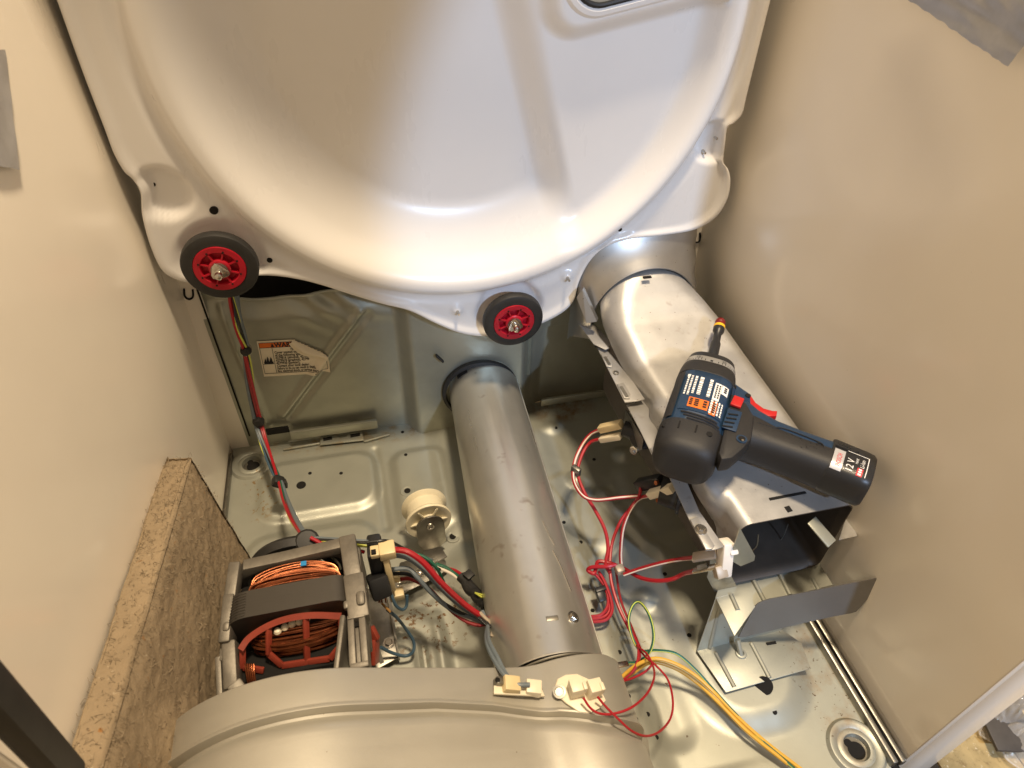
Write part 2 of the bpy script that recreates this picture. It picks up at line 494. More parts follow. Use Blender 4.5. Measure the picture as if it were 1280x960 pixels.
# rear seam of the pan
MB().bar((0.0888, -0.0280, 0.0235), (0.2139, -0.0280, 0.0220), 0.006, 0.016, bevel=0.0015).build("seam_strip", GALVBACK, pan)
MB().bar((0.4658, -0.0280, 0.0154), (0.5930, -0.0280, 0.0152), 0.005, 0.013, bevel=0.0015).build("seam_strip", GALVBACK, pan)
MB().sheet([(0.1272, -0.0388, 0.0040), (0.1299, -0.0163, 0.0040), (0.1486, -0.0169, 0.0040), (0.1563, -0.0302, 0.0040), (0.1669, -0.0291, 0.0040), (0.1709, -0.0182, 0.0040), (0.1888, -0.0169, 0.0040), (0.1908, -0.0424, 0.0040)], (0, 0, 1), 0.0015, 0.0004).build("slotted_tab", GALV, pan)
st_ = COL.objects[-1]
for (a, b) in (((0.1323, -0.0295, 0.0060), (0.1450, -0.0289, 0.0060)), ((0.1718, -0.0304, 0.0060), (0.1859, -0.0300, 0.0060))):
    MB().bar(a, b, 0.0055, 0.0012).build("tab_slot", DARK, st_)
MB().bar((0.0577, -0.0260, 0.0349), (0.0888, -0.0260, 0.0349), 0.003, 0.011).build("seam_gap", DARK, pan)
MB().bar((0.0746, -0.0348, 0.0030), (0.1271, -0.0330, 0.0030), 0.003, 0.003, bevel=0.001).build("seam_bead", GALV, pan)
MB().bar((0.1906, -0.0431, 0.0030), (0.2290, -0.0362, 0.0030), 0.003, 0.003, bevel=0.001).build("seam_bead", GALV, pan)

# ================================================================ rear panel
def top_edge(x):
    return 0.247 + 0.010 * ss(0.10, 0.04, x) + 0.006 * ss(0.14, 0.28, x)
BX0, BX1, BZ = 0.268, 0.438, 0.225
def rear_y(x, z):
    y = -0.016
    d = sdrr(x, z, BX0, BX1, -0.2, BZ + 0.3, 0.02)
    y -= 0.026 * ss(0.014, -0.010, d)
    if x < 0.262:
        y -= 0.0045 * ridge(x, z, 0.085, 0.055, 0.215, 0.218, 0.010)
        y += 0.004 * ridge(x, z, 0.094, 0.050, 0.224, 0.213, 0.010)
        y -= 0.004 * ridge(x, z, 0.050, 0.245, 0.060, 0.04, 0.008)
        y += 0.010 * ss(0.03, 0.0, top_edge(x) - z)
        y += 0.0022 * math.sin((z - 0.05 * math.sin(x * 18)) * 190) * ss(0.17, 0.25, z) * ss(0.10, 0.17, x)
    if x > 0.445:
        y += 0.012 * ss(0.446, 0.47, x)
        y -= 0.006 * ss(0.070, 0.075, z)
        y -= 0.006 * ss(0.150, 0.155, z)
    y += 0.0010 * noise.noise((x * 11, z * 11, 0))
    return y
rear = thing("rear_panel", "grey green galvanised rear panel with diagonal rib below the white drum bulkhead", "panel")
RX0, RX1, RZ1 = 0.026, 0.664, 0.34
MB().grid(lambda u, v: (RX0 + (RX1 - RX0) * u, rear_y(RX0 + (RX1 - RX0) * u, RZ1 * v - 0.005), RZ1 * v - 0.005), 260, 136, True,
          keep=lambda u, v: not (0.045 < RX0 + (RX1 - RX0) * u < 0.258 and RZ1 * v - 0.005 > top_edge(RX0 + (RX1 - RX0) * u))).build("panel_sheet", GALVBACK, rear)
MB().tube([(x, rear_y(x, top_edge(x) - 0.002) - 0.001, top_edge(x)) for x in [0.045 + 0.0213 * k for k in range(11)]], 0.002).build("rolled_edge", GALVBACK, rear)
MB().box((0.34, 0.075, 0.50), (0.80, 0.004, 1.0)).build("void_shade_panel", BLACKR, rear)  # black sheet standing in for the shade in the void behind
MB().bar((0.0317, -0.0170, 0.2884), (0.0313, -0.0170, 0.0230), 0.0012, 0.002, up=(1,0,0)).build("panel_gap", DARK, rear)

# ================================================================ side panels
left = thing("side_panel", "cream enamelled left side wall lit bright, beside the felt board", "panel", (0, -0.3, 0))
MB().box((-0.008, -0.30, 0.43), (0.016, 0.60, 0.93), bevel=0.001).build("wall_sheet", PAINT, left)
MB().box((0.0165, -0.0135, 0.215), (0.033, 0.003, 0.49), bevel=0.001).build("rear_flange", PAINT, left)
def wall_step(pts, sgn, x0, parent):
    zs = (0.012, 0.06, 0.10, 0.16, 0.22, 0.30, 0.55, 0.92)
    MB().loft([[(x0 + sgn * (0.0008 + (d - 0.0008) * ss(0.03, 0.30, z)), y, z) for (d, y) in pts] for z in zs], closed=False).build("rear_step", PAINT, parent, angle=80)
wall_step([(0.0008, -0.599), (0.0012, -0.42), (0.003, -0.33), (0.0065, -0.24), (0.0115, -0.155), (0.0135, -0.08), (0.0142, -0.012)], 1, 0.0, left)
MB().box((0.024, -0.586, 0.43), (0.048, 0.003, 0.93), bevel=0.001).build("front_flange", PAINT, left)
MB().bar((0.0609, -0.5750, 0.4802), (0.0476, -0.5750, 0.3379), 0.012, 0.016, up=(0,1,0), bevel=0.003).build("black_edging", BLACKR, left)
MB().tube([(0.0174, -0.0160, 0.2794), (0.0153, -0.0160, 0.2694), (0.0184, -0.0160, 0.2644), (0.0237, -0.0160, 0.2671), (0.0265, -0.0160, 0.2771)], 0.0012, 6).build("hook_slot", DARK, left)

right = thing("side_panel", "cream enamelled right side wall in shade, behind the cordless driver", "panel", (0.7, -0.3, 0))
MB().box((0.709, -0.30, 0.43), (0.016, 0.60, 0.93), bevel=0.001).build("wall_sheet", PAINT, right)
MB().box((0.6795, -0.0135, 0.215), (0.042, 0.003, 0.49), bevel=0.001).build("rear_flange", PAINT, right)
wall_step([(0.0008, -0.599), (0.0015, -0.45), (0.005, -0.36), (0.011, -0.26), (0.0155, -0.165), (0.019, -0.08), (0.020, -0.012)], -1, 0.701, right)
a = (0.7244, -0.5920, -0.0336)
MB().loft([rr_loop((a[0] + 0.003, -0.594, z), (1, 0, 0), (0, 1, 0), 0.020, 0.013, 0.011) for z in (-0.035, 0.12, 0.92)], cap0=True, cap1=True).build("front_flange", PAINT, right)
MB().tube([(0.6693, -0.0160, 0.2816), (0.6727, -0.0160, 0.2714), (0.6782, -0.0160, 0.2683), (0.6822, -0.0160, 0.2716), (0.6796, -0.0160, 0.2830)], 0.0012, 6).build("hook_slot", DARK, right)

shade_top = MB().box((0.345, -0.075, 0.935), (0.585, 0.160, 0.004), bevel=0.001).build("top_shade_strip", PAINT)  # unseen strip added to shade the upper bulkhead, kept clear of the side walls
MB().box((0.35, -0.590, 0.885), (0.73, 0.03, 0.07), bevel=0.003).build("front_rail", PAINT, shade_top)
tag(shade_top, "cream top frame of the cabinet above the drum bulkhead", "rail")

# ================================================================ drum bulkhead
CXB, CZB, RB, YB = 0.351, 0.557, 0.278, -0.078
low = spline([(0.0251, -0.0780, 0.5953), (0.0233, -0.0780, 0.5398), (0.0229, -0.0780, 0.4934), (0.0224, -0.0780, 0.4712), (0.0251, -0.0780, 0.4532), (0.0296, -0.0780, 0.4457), (0.0318, -0.0780, 0.4309), (0.0256, -0.0780, 0.4077), (0.0223, -0.0780, 0.3749), (0.0240, -0.0780, 0.3460), (0.0343, -0.0780, 0.3328), (0.0495, -0.0780, 0.3268), (0.0841, -0.0780, 0.3275), (0.1215, -0.0780, 0.3269), (0.1500, -0.0780, 0.3202), (0.1782, -0.0780, 0.3081), (0.2113, -0.0780, 0.2895), (0.2461, -0.0780, 0.2711), (0.2753, -0.0780, 0.2576), (0.3061, -0.0780, 0.2336), (0.3357, -0.0780, 0.2140), (0.3667, -0.0780, 0.2040), (0.4038, -0.0780, 0.2035), (0.4358, -0.0780, 0.2104), (0.4673, -0.0780, 0.2251), (0.4831, -0.0780, 0.2430), (0.4871, -0.0780, 0.2693), (0.4978, -0.0780, 0.2983), (0.5162, -0.0780, 0.3174), (0.5460, -0.0780, 0.3251), (0.5929, -0.0780, 0.3256), (0.6325, -0.0780, 0.3291), (0.6560, -0.0780, 0.3430), (0.6652, -0.0780, 0.3655), (0.6631, -0.0780, 0.3891), (0.6560, -0.0780, 0.4045), (0.6477, -0.0780, 0.4129), (0.6443, -0.0780, 0.4338), (0.6421, -0.0780, 0.4538), (0.6488, -0.0780, 0.4578), (0.6560, -0.0780, 0.4670), (0.6560, -0.0780, 0.4874), (0.6557, -0.0780, 0.5299), (0.6555, -0.0780, 0.5777)], 5)
outline = [(0.022, 0.93)] + [(p.x, p.z) for p in low] + [(0.660, 0.93)]
def r_out(t):
    dx, dz = math.cos(t), math.sin(t)
    best = 0
    n = len(outline)
    for i in range(n):
        (ax, az), (bx, bz) = outline[i], outline[(i + 1) % n]
        ex, ez = bx - ax, bz - az
        den = dx * ez - dz * ex
        if abs(den) < 1e-12:
            continue
        s = ((ax - CXB) * ez - (az - CZB) * ex) / den
        q = ((ax - CXB) * dz - (az - CZB) * dx) / den
        if s > 0 and -1e-9 <= q <= 1 + 1e-9:
            best = max(best, s)
    return best
POCKET = [((0.0486, -0.0780, 0.4268), 0.030), ((0.6328, -0.0780, 0.4364), 0.026)]
DIMPLE = [(0.3328, -0.0780, 0.2482), (0.4716, -0.0780, 0.2795)]
HUBL = (0.0854, -0.0780, 0.3514)
HUBR = (0.4000, -0.0780, 0.2373)
def dish(x, z):
    r = math.hypot(x - CXB, z - CZB)
    m = ss(-0.026, 0.016, x + (z - 0.50) * 0.27 - 0.432)
    d = -0.052 * ss(0.272, 0.185, r) * (1 - m) - 0.022 * ss(0.274, 0.244, r) * m
    d += 0.009 * ss(0.236, 0.268, r) * ss(0.290, 0.276, r)
    d -= 0.003 * ss(0.282, 0.288, r) * ss(0.302, 0.294, r)
    if r < 0.26:
        # stepped surround of the air inlet, upper right
        c, s = math.cos(R_(11)), math.sin(R_(11))
        u, v = (x - 0.46) * c + (z - 0.548) * s, -(x - 0.46) * s + (z - 0.548) * c
        d += 0.020 * ss(0.008, -0.014, sdrr(u, v, -0.022, 0.25, 0.0, 0.25, 0.03))
    if r > 0.255:
        for (c_, rad) in POCKET:
            d -= 0.010 * ss(rad, rad * 0.62, math.hypot(x - c_[0], (z - c_[2])))
        for c_ in DIMPLE:
            d += 0.004 * ss(0.009, 0.002, math.hypot(x - c_[0], z - c_[2]))
        for c_ in (HUBL, HUBR):
            d -= 0.007 * ss(0.046, 0.036, math.hypot(x - c_[0], z - c_[2])) * ss(0.279, 0.292, r)
    return d
bulk = thing("drum_bulkhead", "large white enamelled drum bulkhead with round dish and wavy lower edge", "bulkhead", (CXB, YB, CZB))
NT = 720
TH = [2 * math.pi * k / NT for k in range(NT)]
RO = [r_out(t) for t in TH]
loops = []
def ring(fr):
    lp = []
    for t, ro in zip(TH, RO):
        r = fr if fr <= 0.29 else 0.29 + (fr - 0.29) * (ro - 0.29)
        if fr <= 0.29:
            r = min(fr, ro)
        x, z = CXB + r * math.cos(t), CZB + r * math.sin(t)
        lp.append((x, YB - dish(x, z), z))
    return lp
for k in range(1, 97):
    loops.append(ring(0.29 * k / 96))
for k in range(1, 15):
    lp = []
    for t, ro in zip(TH, RO):
        r = 0.29 + (max(ro, 0.2905) - 0.29) * k / 14
        x, z = CXB + r * math.cos(t), CZB + r * math.sin(t)
        lip = 0.003 * ss(ro - 0.012, ro - 0.002, r)
        lp.append((x, YB - dish(x, z) * ss(ro, ro - 0.01, r) - lip, z))
    loops.append(lp)
for (dr, dy) in ((0.0018, 0.0015), (0.0025, 0.004), (0.0025, 0.012)):
    lp = []
    for t, ro in zip(TH, RO):
        r = max(ro, 0.2905) + dr
        lp.append((CXB + r * math.cos(t), YB - 0.003 + dy, CZB + r * math.sin(t)))
    loops.append(lp)
mb = MB()
mb.loft(loops, True, cap0=True)
mb.build("dish_sheet", ENAMEL, bulk, angle=75, recalc=False)
for (c, r) in (((0.0904, -0.0795, 0.4056), 0.0042), ((0.1310, -0.0795, 0.3429), 0.0030), ((0.5309, -0.0795, 0.3416), 0.0026), ((0.0409, -0.0710, 0.4333), 0.0022)):
    yy = YB - dish(c[0], c[2])
    MB().cyl((c[0], yy + 0.003, c[2]), (c[0], yy - 0.0006, c[2]), r, seg=16).build("flange_hole", DARK, bulk)
for c in DIMPLE + [(0.6370, -0.0700, 0.4393), (0.6260, -0.0700, 0.4234)]:
    yy = YB - dish(c[0], c[2])
    MB().cyl((c[0], yy + 0.002, c[2]), (c[0] + 0.001, yy - 0.006, c[2] - 0.001), 0.0021, 0.0014, seg=12).build("screw_tip", STEEL, bulk)
ra = R_(11)
ux, uz = Vector((math.cos(ra), 0, math.sin(ra))), Vector((-math.sin(ra), 0, math.cos(ra)))
oc = Vector((0.46, 0, 0.548)) + ux * 0.105 + uz * 0.125
lip0 = [Vector((p.x, YB + 0.026, p.z)) for p in rr_loop(oc, ux, uz, 0.102, 0.100, 0.03, 8)]
def inset(c, a, b, r, y):
    return [Vector((p.x, y, p.z)) for p in rr_loop(c, ux, uz, a, b, r, 8)]
YI = YB - dish(oc.x, oc.z)
MB().loft([inset(oc, 0.114, 0.112, 0.036, YI + 0.0015), inset(oc, 0.110, 0.108, 0.033, YI - 0.004), inset(oc, 0.106, 0.104, 0.030, YI - 0.005), inset(oc, 0.103, 0.101, 0.028, YI - 0.002), inset(oc, 0.1025, 0.1005, 0.028, YI + 0.010)]).build("inlet_lip", ENAMEL, bulk)
MB().tube(inset(oc, 0.1015, 0.0995, 0.027, YI - 0.003) + inset(oc, 0.1015, 0.0995, 0.027, YI - 0.003)[:1], 0.0026, 8, 0).build("inlet_gasket", BLACKR, bulk)
MB().prism(inset(oc, 0.1005, 0.0985, 0.026, YI - 0.0015), (0, 0.001, 0)).build("inlet_screen", MICA, bulk)

# ================================================================ rollers
def roller(c, label):
    t = thing("drum_roller", label, "roller", c, "red and black drum support rollers")
    d = (0, -1, 0)
    o = Vector(c)
    MB().lathe([(0.0245, 0.008), (0.034, 0.008), (0.0370, 0.0085), (0.0380, 0.010), (0.0380, 0.0165), (0.0370, 0.0190), (0.0340, 0.0202), (0.030, 0.0200), (0.0262, 0.0204), (0.0250, 0.0185)], o, d, 56).build("tyre", BLACKR, t)
    MB().lathe([(0.024, 0.002), (0.0260, 0.0195), (0.0254, 0.0215), (0.0195, 0.0215), (0.0185, 0.0205), (0.0175, 0.0150), (0.0115, 0.0150), (0.0108, 0.0215), (0.0095, 0.0225), (0.0075, 0.0225), (0.007, 0.012)], o, d, 48).build("wheel", REDW, t)
    wh = t.children[-1] if False else bpy.data.objects[COL.objects[-1].name]
    for k in range(8):
        a = 2 * math.pi * (k + .5) / 8
        e = Vector((math.cos(a), 0, math.sin(a)))
        MB().bar(o + e * 0.011 - Vector((0, 0.0185, 0)), o + e * 0.0185 - Vector((0, 0.0185, 0)), 0.0016, 0.006, up=(0, 1, 0)).build("rib", REDW, wh)
        MB().cyl(o + e * 0.0205 - Vector((0, 0.0195, 0)), o + e * 0.0205 - Vector((0, 0.0219, 0)), 0.0011, seg=10).build("rim_hole", DARK, wh)
    MB().lathe([(0.0065, 0.018), (0.0085, 0.0235), (0.0085, 0.0250), (0.003, 0.0255)], o, d, 24, False, True).build("washer", DSTEEL, t)
    tri = []
    for k in range(3):
        a0 = R_(90 + 120 * k + 12)
        for q in (-24, 0, 24):
            a = a0 + R_(q)
            cc = o + Vector((math.cos(a0) * 0.0066, -0.0252, math.sin(a0) * 0.0066))
            tri.append(cc + Vector((math.cos(a0 + R_(q * 2.6)) * 0.0040, 0, math.sin(a0 + R_(q * 2.6)) * 0.0040)))
    MB().prism(tri, (0, -0.0022, 0), 0.0005).build("retaining_clip", STEEL, t)
    MB().lathe([(0.0042, 0.020), (0.0042, 0.0300), (0.0030, 0.0305), (0.0030, 0.0325), (0.0040, 0.0330), (0.0036, 0.0365), (0.0020, 0.0375)], o, d, 20, False, True).build("shaft", STEEL, t)
    return t
roller((0.0845, -0.0820, 0.3529), "drum roller on the left of the bulkhead, above the hanging wire harness")
roller((0.4001, -0.0820, 0.2364), "drum roller on the lowest lobe of the bulkhead, above the exhaust pipe")

# ================================================================ warning label on the rear panel
lab = thing("warning_label", "cream warning sticker with orange header and curled corner on the rear panel", "label")
LC = [Vector(p) for p in ((0.0692, -0.0210, 0.1347), (0.1608, -0.0210, 0.1240), (0.1674, -0.0210, 0.1780), (0.0802, -0.0210, 0.1920))]
LO = Vector((0.0755, -0.0210, 0.1306)); LX = Vector((0.1616, -0.0210, 0.1224)) - LO; LY = Vector((0.0795, -0.0210, 0.1908)) - LO
LW, LH = 1.0, 1.0
def labp(u, v, off=0.0):
    p = LO + LX * u + LY * v
    y = rear_y(p.x, p.z) - 0.0012 - off
    return Vector((p.x, y - 0.002 * ss(0.6, 1.0, u) * ss(0.4, 0.8, v), p.z))
# the peeled corner is folded over along the line from (0.50, 1) to (1, 0.42)
def keepc(u, v):
    return (u - 0.52) * 0.46 + (v - 1.0) * 0.48 <= 0.0
MB().grid(lambda s, t: labp(s, t), 40, 24, False, keep=keepc).build("label_sheet", PAPER, lab)
cl = []
MB().grid(lambda s, t: labp(0.52 + 0.48 * t + (-0.12 * s) * (0.25 + 0.75 * math.sin(math.pi * (0.15 + 0.8 * t))), 1.0 - 0.46 * t - 0.22 * s * (0.2 + 0.8 * math.sin(math.pi * (0.12 + 0.8 * t))), 0.0008 + 0.006 * math.sin(math.pi * min(1, s * 1.15)) * (0.3 + 0.7 * math.sin(math.pi * t))), 10, 14).build("curled_corner", PAPER, lab)
mo = MB()
mo.grid(lambda s, t: labp(0.02 + 0.58 * s - 0.09 * t * (s > .99), 0.82 + 0.13 * t, 0.0003), 12, 2, keep=None)
mo.build("orange_header", PRINTO, lab)
mt = MB()
f = lambda u, v: labp(u * 0.01, v * 0.0192, 0.0006)
add_text(mt, "WARNI", 8.6, f, 24, 43.0, sx=1.15, bold=0.035)
mt.prism([labp(0.185, 0.835, .0004), labp(0.235, 0.835, .0004), labp(0.21, 0.935, .0004)], (0, -0.0003, 0))
for k, (s, x) in enumerate([("Fire Haz", 46), ("Cover unused exhaust h", 22), ("of the following kits: W", 22), ("4279816 (almond), 42798", 22), ("4279818 (graphite), 42799", 22), ("4279920 (pewter),", 22), ("Contact your local dealer.", 22), ("Failure to do so can result in death,", 22), ("fire, electrical shock, or serious injury.", 22)]):
    add_text(mt, s, 5.0, f, x, 37.6 - 3.95 * k, sx=(0.92 if k < 7 else 0.80), bold=0.022)
add_patch(mt, lambda u, v: labp(u, v, 0.0006), 0.77, 0.88, 0.035, 0.055, 4, 1)
for (u0, u1, v0, v1) in ((0.02, 0.97, 0.085, 0.098), (0.02, 0.026, 0.09, 0.95), (0.195, 0.201, 0.09, 0.82), (0.02, 0.20, 0.36, 0.37), (0.02, 0.60, 0.812, 0.824), (0.02, 0.56, 0.945, 0.955), (0.965, 0.971, 0.09, 0.42)):
    add_patch(mt, lambda u, v: labp(u, v, 0.0006), u0, u1, v0, v1, 12, 3)
# flame picture
add_patch(mt, lambda u, v: labp(u, v, 0.0006), 0.045, 0.18, 0.37, 0.43, 4, 2)
for (u, v, w, h) in ((0.065, 0.43, 0.03, 0.10), (0.10, 0.43, 0.04, 0.15), (0.145, 0.43, 0.045, 0.13)):
    mt.prism([labp(u - w / 2, v, .0006), labp(u + w / 2, v, .0006), labp(u + w * .5, v + h * .6, .0006), labp(u + w * .15, v + h, .0006), labp(u - w * .1, v + h * .55, .0006)], (0, -0.0002, 0))
mt.build("printed_text", PRINTK, lab, smooth=False)

# ================================================================ tape scraps
def tape(label, pts, n):
    a, b, c, d = [Vector(p) for p in pts]
    n = Vector(n)
    def fn(s, t):
        p = (a * (1 - s) + b * s) * (1 - t) + (d * (1 - s) + c * s) * t
        return p + n * (0.0012 + 0.0007 * noise.noise((s * 5, t * 6, 1)) + 0.0012 * noise.noise((s * 2, t * 2, 4))) + Vector((0, 0, 0.0018 * noise.noise((s * 16, t * 6, 9)) * (1 if min(t, 1 - t) < .08 else 0)))
    o = MB().grid(fn, 44, 30).build("tape_strip", TAPE)
    tag(o, label, "tape", "silver grey tape scraps on the side walls")
tape("torn silver grey tape at the upper right corner, on the right wall", [(0.6840, -0.2137, 0.6129), (0.6840, -0.3471, 0.5944), (0.6840, -0.3564, 0.6276), (0.6840, -0.2606, 0.6519)], (-1, 0, 0))
tape("narrow silver grey tape on the left wall, at the edge of the frame", [(0.0100, -0.3059, 0.5628), (0.0100, -0.2391, 0.5271), (0.0100, -0.1783, 0.5869), (0.0100, -0.2528, 0.6083)], (1, 0, 0))

# ================================================================ felt board
board = thing("felt_board", "thick brown felt insulation board standing against the left wall", "board")
FB = dict(bl=Vector((0.0030, -0.2210, 0.2111)), br=Vector((0.0320, -0.2308, 0.2164)), fl=Vector((0.0030, -0.5320, 0.2612)), fr=Vector((0.0240, -0.5364, 0.2556)))
FB['fl'] += (FB['fl'] - FB['bl']) * 0.08
FB['fr'] += (FB['fr'] - FB['br']) * 0.08
dn = 0.012
FB['bl0'] = Vector((FB['bl'].x + 0.030, FB['bl'].y - 0.05, dn)); FB['br0'] = Vector((FB['br'].x + 0.040, FB['br'].y - 0.05, dn))
FB['fl0'] = Vector((FB['fl'].x + 0.030, FB['fl'].y, dn)); FB['fr0'] = Vector((FB['fr'].x + 0.040, FB['fr'].y, dn))
def jit(p, n, k=1.0):
    return p + Vector(n) * (k * (0.0028 * noise.noise(p * 45) + 0.0020 * noise.noise(p * 130) + 0.0012 * noise.noise(p * 320)) )
def quadface(a, b, c, d, n, nu, nv):
    def fn(s, t):
        p = (a * (1 - s) + b * s) * (1 - t) + (d * (1 - s) + c * s) * t
        edge = min(s, 1 - s, t, 1 - t)
        p = p - Vector(n) * 0.003 * ss(0.06, 0.0, edge)
        p = p + Vector(n) * (0.0018 * noise.noise(p * 22) + 0.0010 * noise.noise(p * 70) + 0.0009 * noise.noise(p * 190))
        return p
    return MB().grid(fn, nu, nv)
quadface(FB['bl'], FB['br'], FB['fr'], FB['fl'], (0, 0, 1), 24, 180).build("top_face", FIBRE, board, recalc=True)
quadface(FB['br'], FB['br0'], FB['fr0'], FB['fr'], (1, 0, 0), 120, 150).build("side_face", FIBRE, board)
quadface(FB['bl'], FB['bl0'], FB['fl0'], FB['fl'], (-1, 0, 0), 30, 40).build("wall_face", FIBRE, board)
quadface(FB['bl'], FB['br'], FB['br0'], FB['bl0'], (0, 1, 0), 20, 80).build("end_face", FIBRE, board)
rnd = random.Random(3)
mb = MB()
for k in range(1500):
    if k % 3:
        s, t = rnd.random() ** 1.5, rnd.random()
        a, b, c, d, n = FB['br'], FB['br0'], FB['fr0'], FB['fr'], Vector((1, 0, 0.1))
    else:
        s, t = rnd.random(), rnd.random()
        a, b, c, d, n = FB['bl'], FB['br'], FB['fr'], FB['fl'], Vector((0, 0, 1))
    p = (a * (1 - s) + b * s) * (1 - t) + (d * (1 - s) + c * s) * t
    e = Vector((rnd.gauss(0, 1), rnd.gauss(0, 1), rnd.gauss(0, 1))) * rnd.uniform(0.0006, 0.0022)
    q = Vector((rnd.gauss(0, 1), rnd.gauss(0, 1), rnd.gauss(0, 1))) * 0.0014
    mb.tube([p - e, p + n * rnd.uniform(0.0005, 0.003) + q, p + e], rnd.uniform(0.0001, 0.0002), 3, 3, False)
o = mb.build("loose_fibres", FIBRE2, board)
o["kind"] = "stuff"

# ================================================================ exhaust pipe
def screw(parent, p, n, r=0.0042, name="screw"):
    p, n = Vector(p), Vector(n).normalized()
    mb = MB()
    mb.lathe([(r * 1.45, 0), (r * 1.4, 0.0008), (r * 1.05, 0.0009)], p, n, 24, False, True)
    mb.lathe([(r, 0.0009), (r, 0.0028), (r * 0.85, 0.0034)], p, n, 6, False, True)
    mb.lathe([(r * 0.55, 0.0030), (r * 0.5, 0.0036)], p, n, 12, False, True)
    return mb.build(name, STEEL, parent, angle=25)

pipe = thing("exhaust_pipe", "long round galvanised exhaust pipe running from the blower to the rear wall", "pipe", (0.36, -0.25, 0.078))
PA, PB = Vector((0.372, -0.026, 0.079)), Vector((0.3555, -0.474, 0.0785))
pd = (PB - PA)
PL = pd.length
MB().lathe([(0.046, 0.004), (0.0488, 0.0), (0.0495, 0.004), (0.0500, 0.03), (0.0545, PL - 0.004), (0.0556, PL - 0.002), (0.0556, PL)], PA, pd, 96).build("pipe_shell", PIPEM, pipe)
pn = pd.normalized()
def onpipe(t, ang, off=0.0):
    """ang 0 = up, positive towards +x"""
    u = Vector((1, 0, 0)) - pn * pn.x
    u.normalize()
    w = u.cross(pn)
    if w.z < 0: w = -w
    r = 0.0500 + (0.0545 - 0.0500) * t + off
    a = R_(ang)
    return PA + pn * (PL * t) + (u * math.sin(a) + w * math.cos(a)) * r
MB().tube([onpipe(0.0 + 0.01 * math.sin(k * .7) * 0, 15 + k * 0, 0.0003) for k in range(1)] + [onpipe(t / 20, 83, 0.0004) for t in range(21)], 0.0009, 6, 0).build("seam_bead", PIPEM, pipe)
MB().grid(lambda s, t: onpipe(-0.005 + 0.075 * t, -48 + 20 * s, 0.0007), 6, 3).build("rubber_tab", BLACKR, pipe)
MB().lathe([(0.0498, 0.0), (0.0545, 0.001), (0.0553, 0.004), (0.0545, 0.007), (0.0500, 0.009)], PA + Vector((-0.0060, -0.018, 0.0)), pd, 64).build("wall_gasket", BLACKR, pipe)
MB().bar((0.3058, -0.0500, 0.1564), (0.3150, -0.0500, 0.1434), 0.006, 0.003, bevel=0.001).build("rubber_tab", BLACKR, pipe)
o_ = [onpipe(0.905, a, 0.0006) for a in (2, 10)]
MB().bar(onpipe(0.92, -1, 0.0), onpipe(0.92, 12, 0.0), 0.0052, 0.0012, up=(0, 0, 1), bevel=0.0005).build("slot", DSTEEL, pipe)
screw(pipe, onpipe(0.918, 30), onpipe(0.918, 30, 1) - onpipe(0.918, 30), 0.0044)
MB().tube([onpipe(0.66, 25, .0002), onpipe(0.70, 29, .0002), onpipe(0.73, 33, .0002)], 0.0004, 5).build("scratch", STEEL, pipe)
MB().tube([onpipe(0.745, 28, .0002), onpipe(0.785, 33, .0002), onpipe(0.85, 38, .0002)], 0.0005, 5).build("scratch", STEEL, pipe)
MB().tube([onpipe(0.30, 60, .0002), onpipe(0.36, 62, .0002)], 0.0004, 5).build("scratch", STEEL, pipe)

# ================================================================ blower housing
def blower_base(off=0.0):
    pts = []
    cx, cz, r = 0.125, 0.092, 0.122
    for k in range(0, 41):
        a = R_(212 - (212 - 58) * k / 40)
        pts.append((cx + (r + off) * math.cos(a), cz + (r + off) * math.sin(a)))
    px, pz, pr = 0.3555, 0.0785, 0.0572
    for k in range(0, 25):
        a = R_(118 - 118 * k / 24)
        pts.append((px + (pr + off) * math.cos(a) + (0.010 + 0.0 if k > 12 else 0.01 * k / 12), pz + (pr + off) * math.sin(a)))
    pts.append((px + pr + off + 0.012, 0.012))
    pts.append((0.10, 0.012))
    # densify + smooth
    out = []
    n = len(pts)
    for i in range(n - 2):
        out.append(pts[i])
        a, b = pts[i], pts[i + 1]
        L = math.hypot(b[0] - a[0], b[1] - a[1])
        m = int(L / 0.012)
        for q in range(1, m + 1):
            f = q / (m + 1)
            out.append((a[0] + (b[0] - a[0]) * f, a[1] + (b[1] - a[1]) * f))
    sm = out[:]
    for _ in range(4):
        sm = [sm[0]] + [((sm[i - 1][0] + 2 * sm[i][0] + sm[i + 1][0]) / 4, (sm[i - 1][1] + 2 * sm[i][1] + sm[i + 1][1]) / 4) for i in range(1, len(sm) - 1)] + [sm[-1]]
    return sm + pts[-2:]
BASE = blower_base()
def blower_prof(off):
    out = []
    n = len(BASE)
    for i, p in enumerate(BASE):
        a, b = BASE[max(0, i - 1)], BASE[min(n - 3, i + 1)] if i < n - 2 else BASE[i]
        dx, dz = b[0] - a[0], b[1] - a[1]
        L = math.hypot(dx, dz)
        if i >= n - 2 or L < 1e-9:
            out.append(p)
        else:
            out.append((p[0] - dz / L * off, p[1] + dx / L * off))
    return out
blow = thing("blower_housing", "big rounded galvanised blower housing in the foreground, joined to the exhaust pipe", "blower", (0.2, -0.55, 0.0))
secs = [(-0.478, -0.0035), (-0.4785, -0.0012), (-0.4800, 0.0), (-0.5010, 0.0), (-0.5025, 0.0005), (-0.5040, 0.0022), (-0.5056, 0.0022), (-0.5064, 0.0002), (-0.5072, -0.0062), (-0.5092, -0.0070), (-0.5125, -0.0048), (-0.5160, -0.0026), (-0.522, -0.0012), (-0.60, 0.0), (-0.66, 0.0)]
GT = [(0.05, 0.0068), (0.10, 0.0050), (0.24, 0.0037), (0.29, 0.0078), (0.317, 0.0130), (0.344, 0.0191), (0.384, 0.0327), (0.405, 0.0360)]
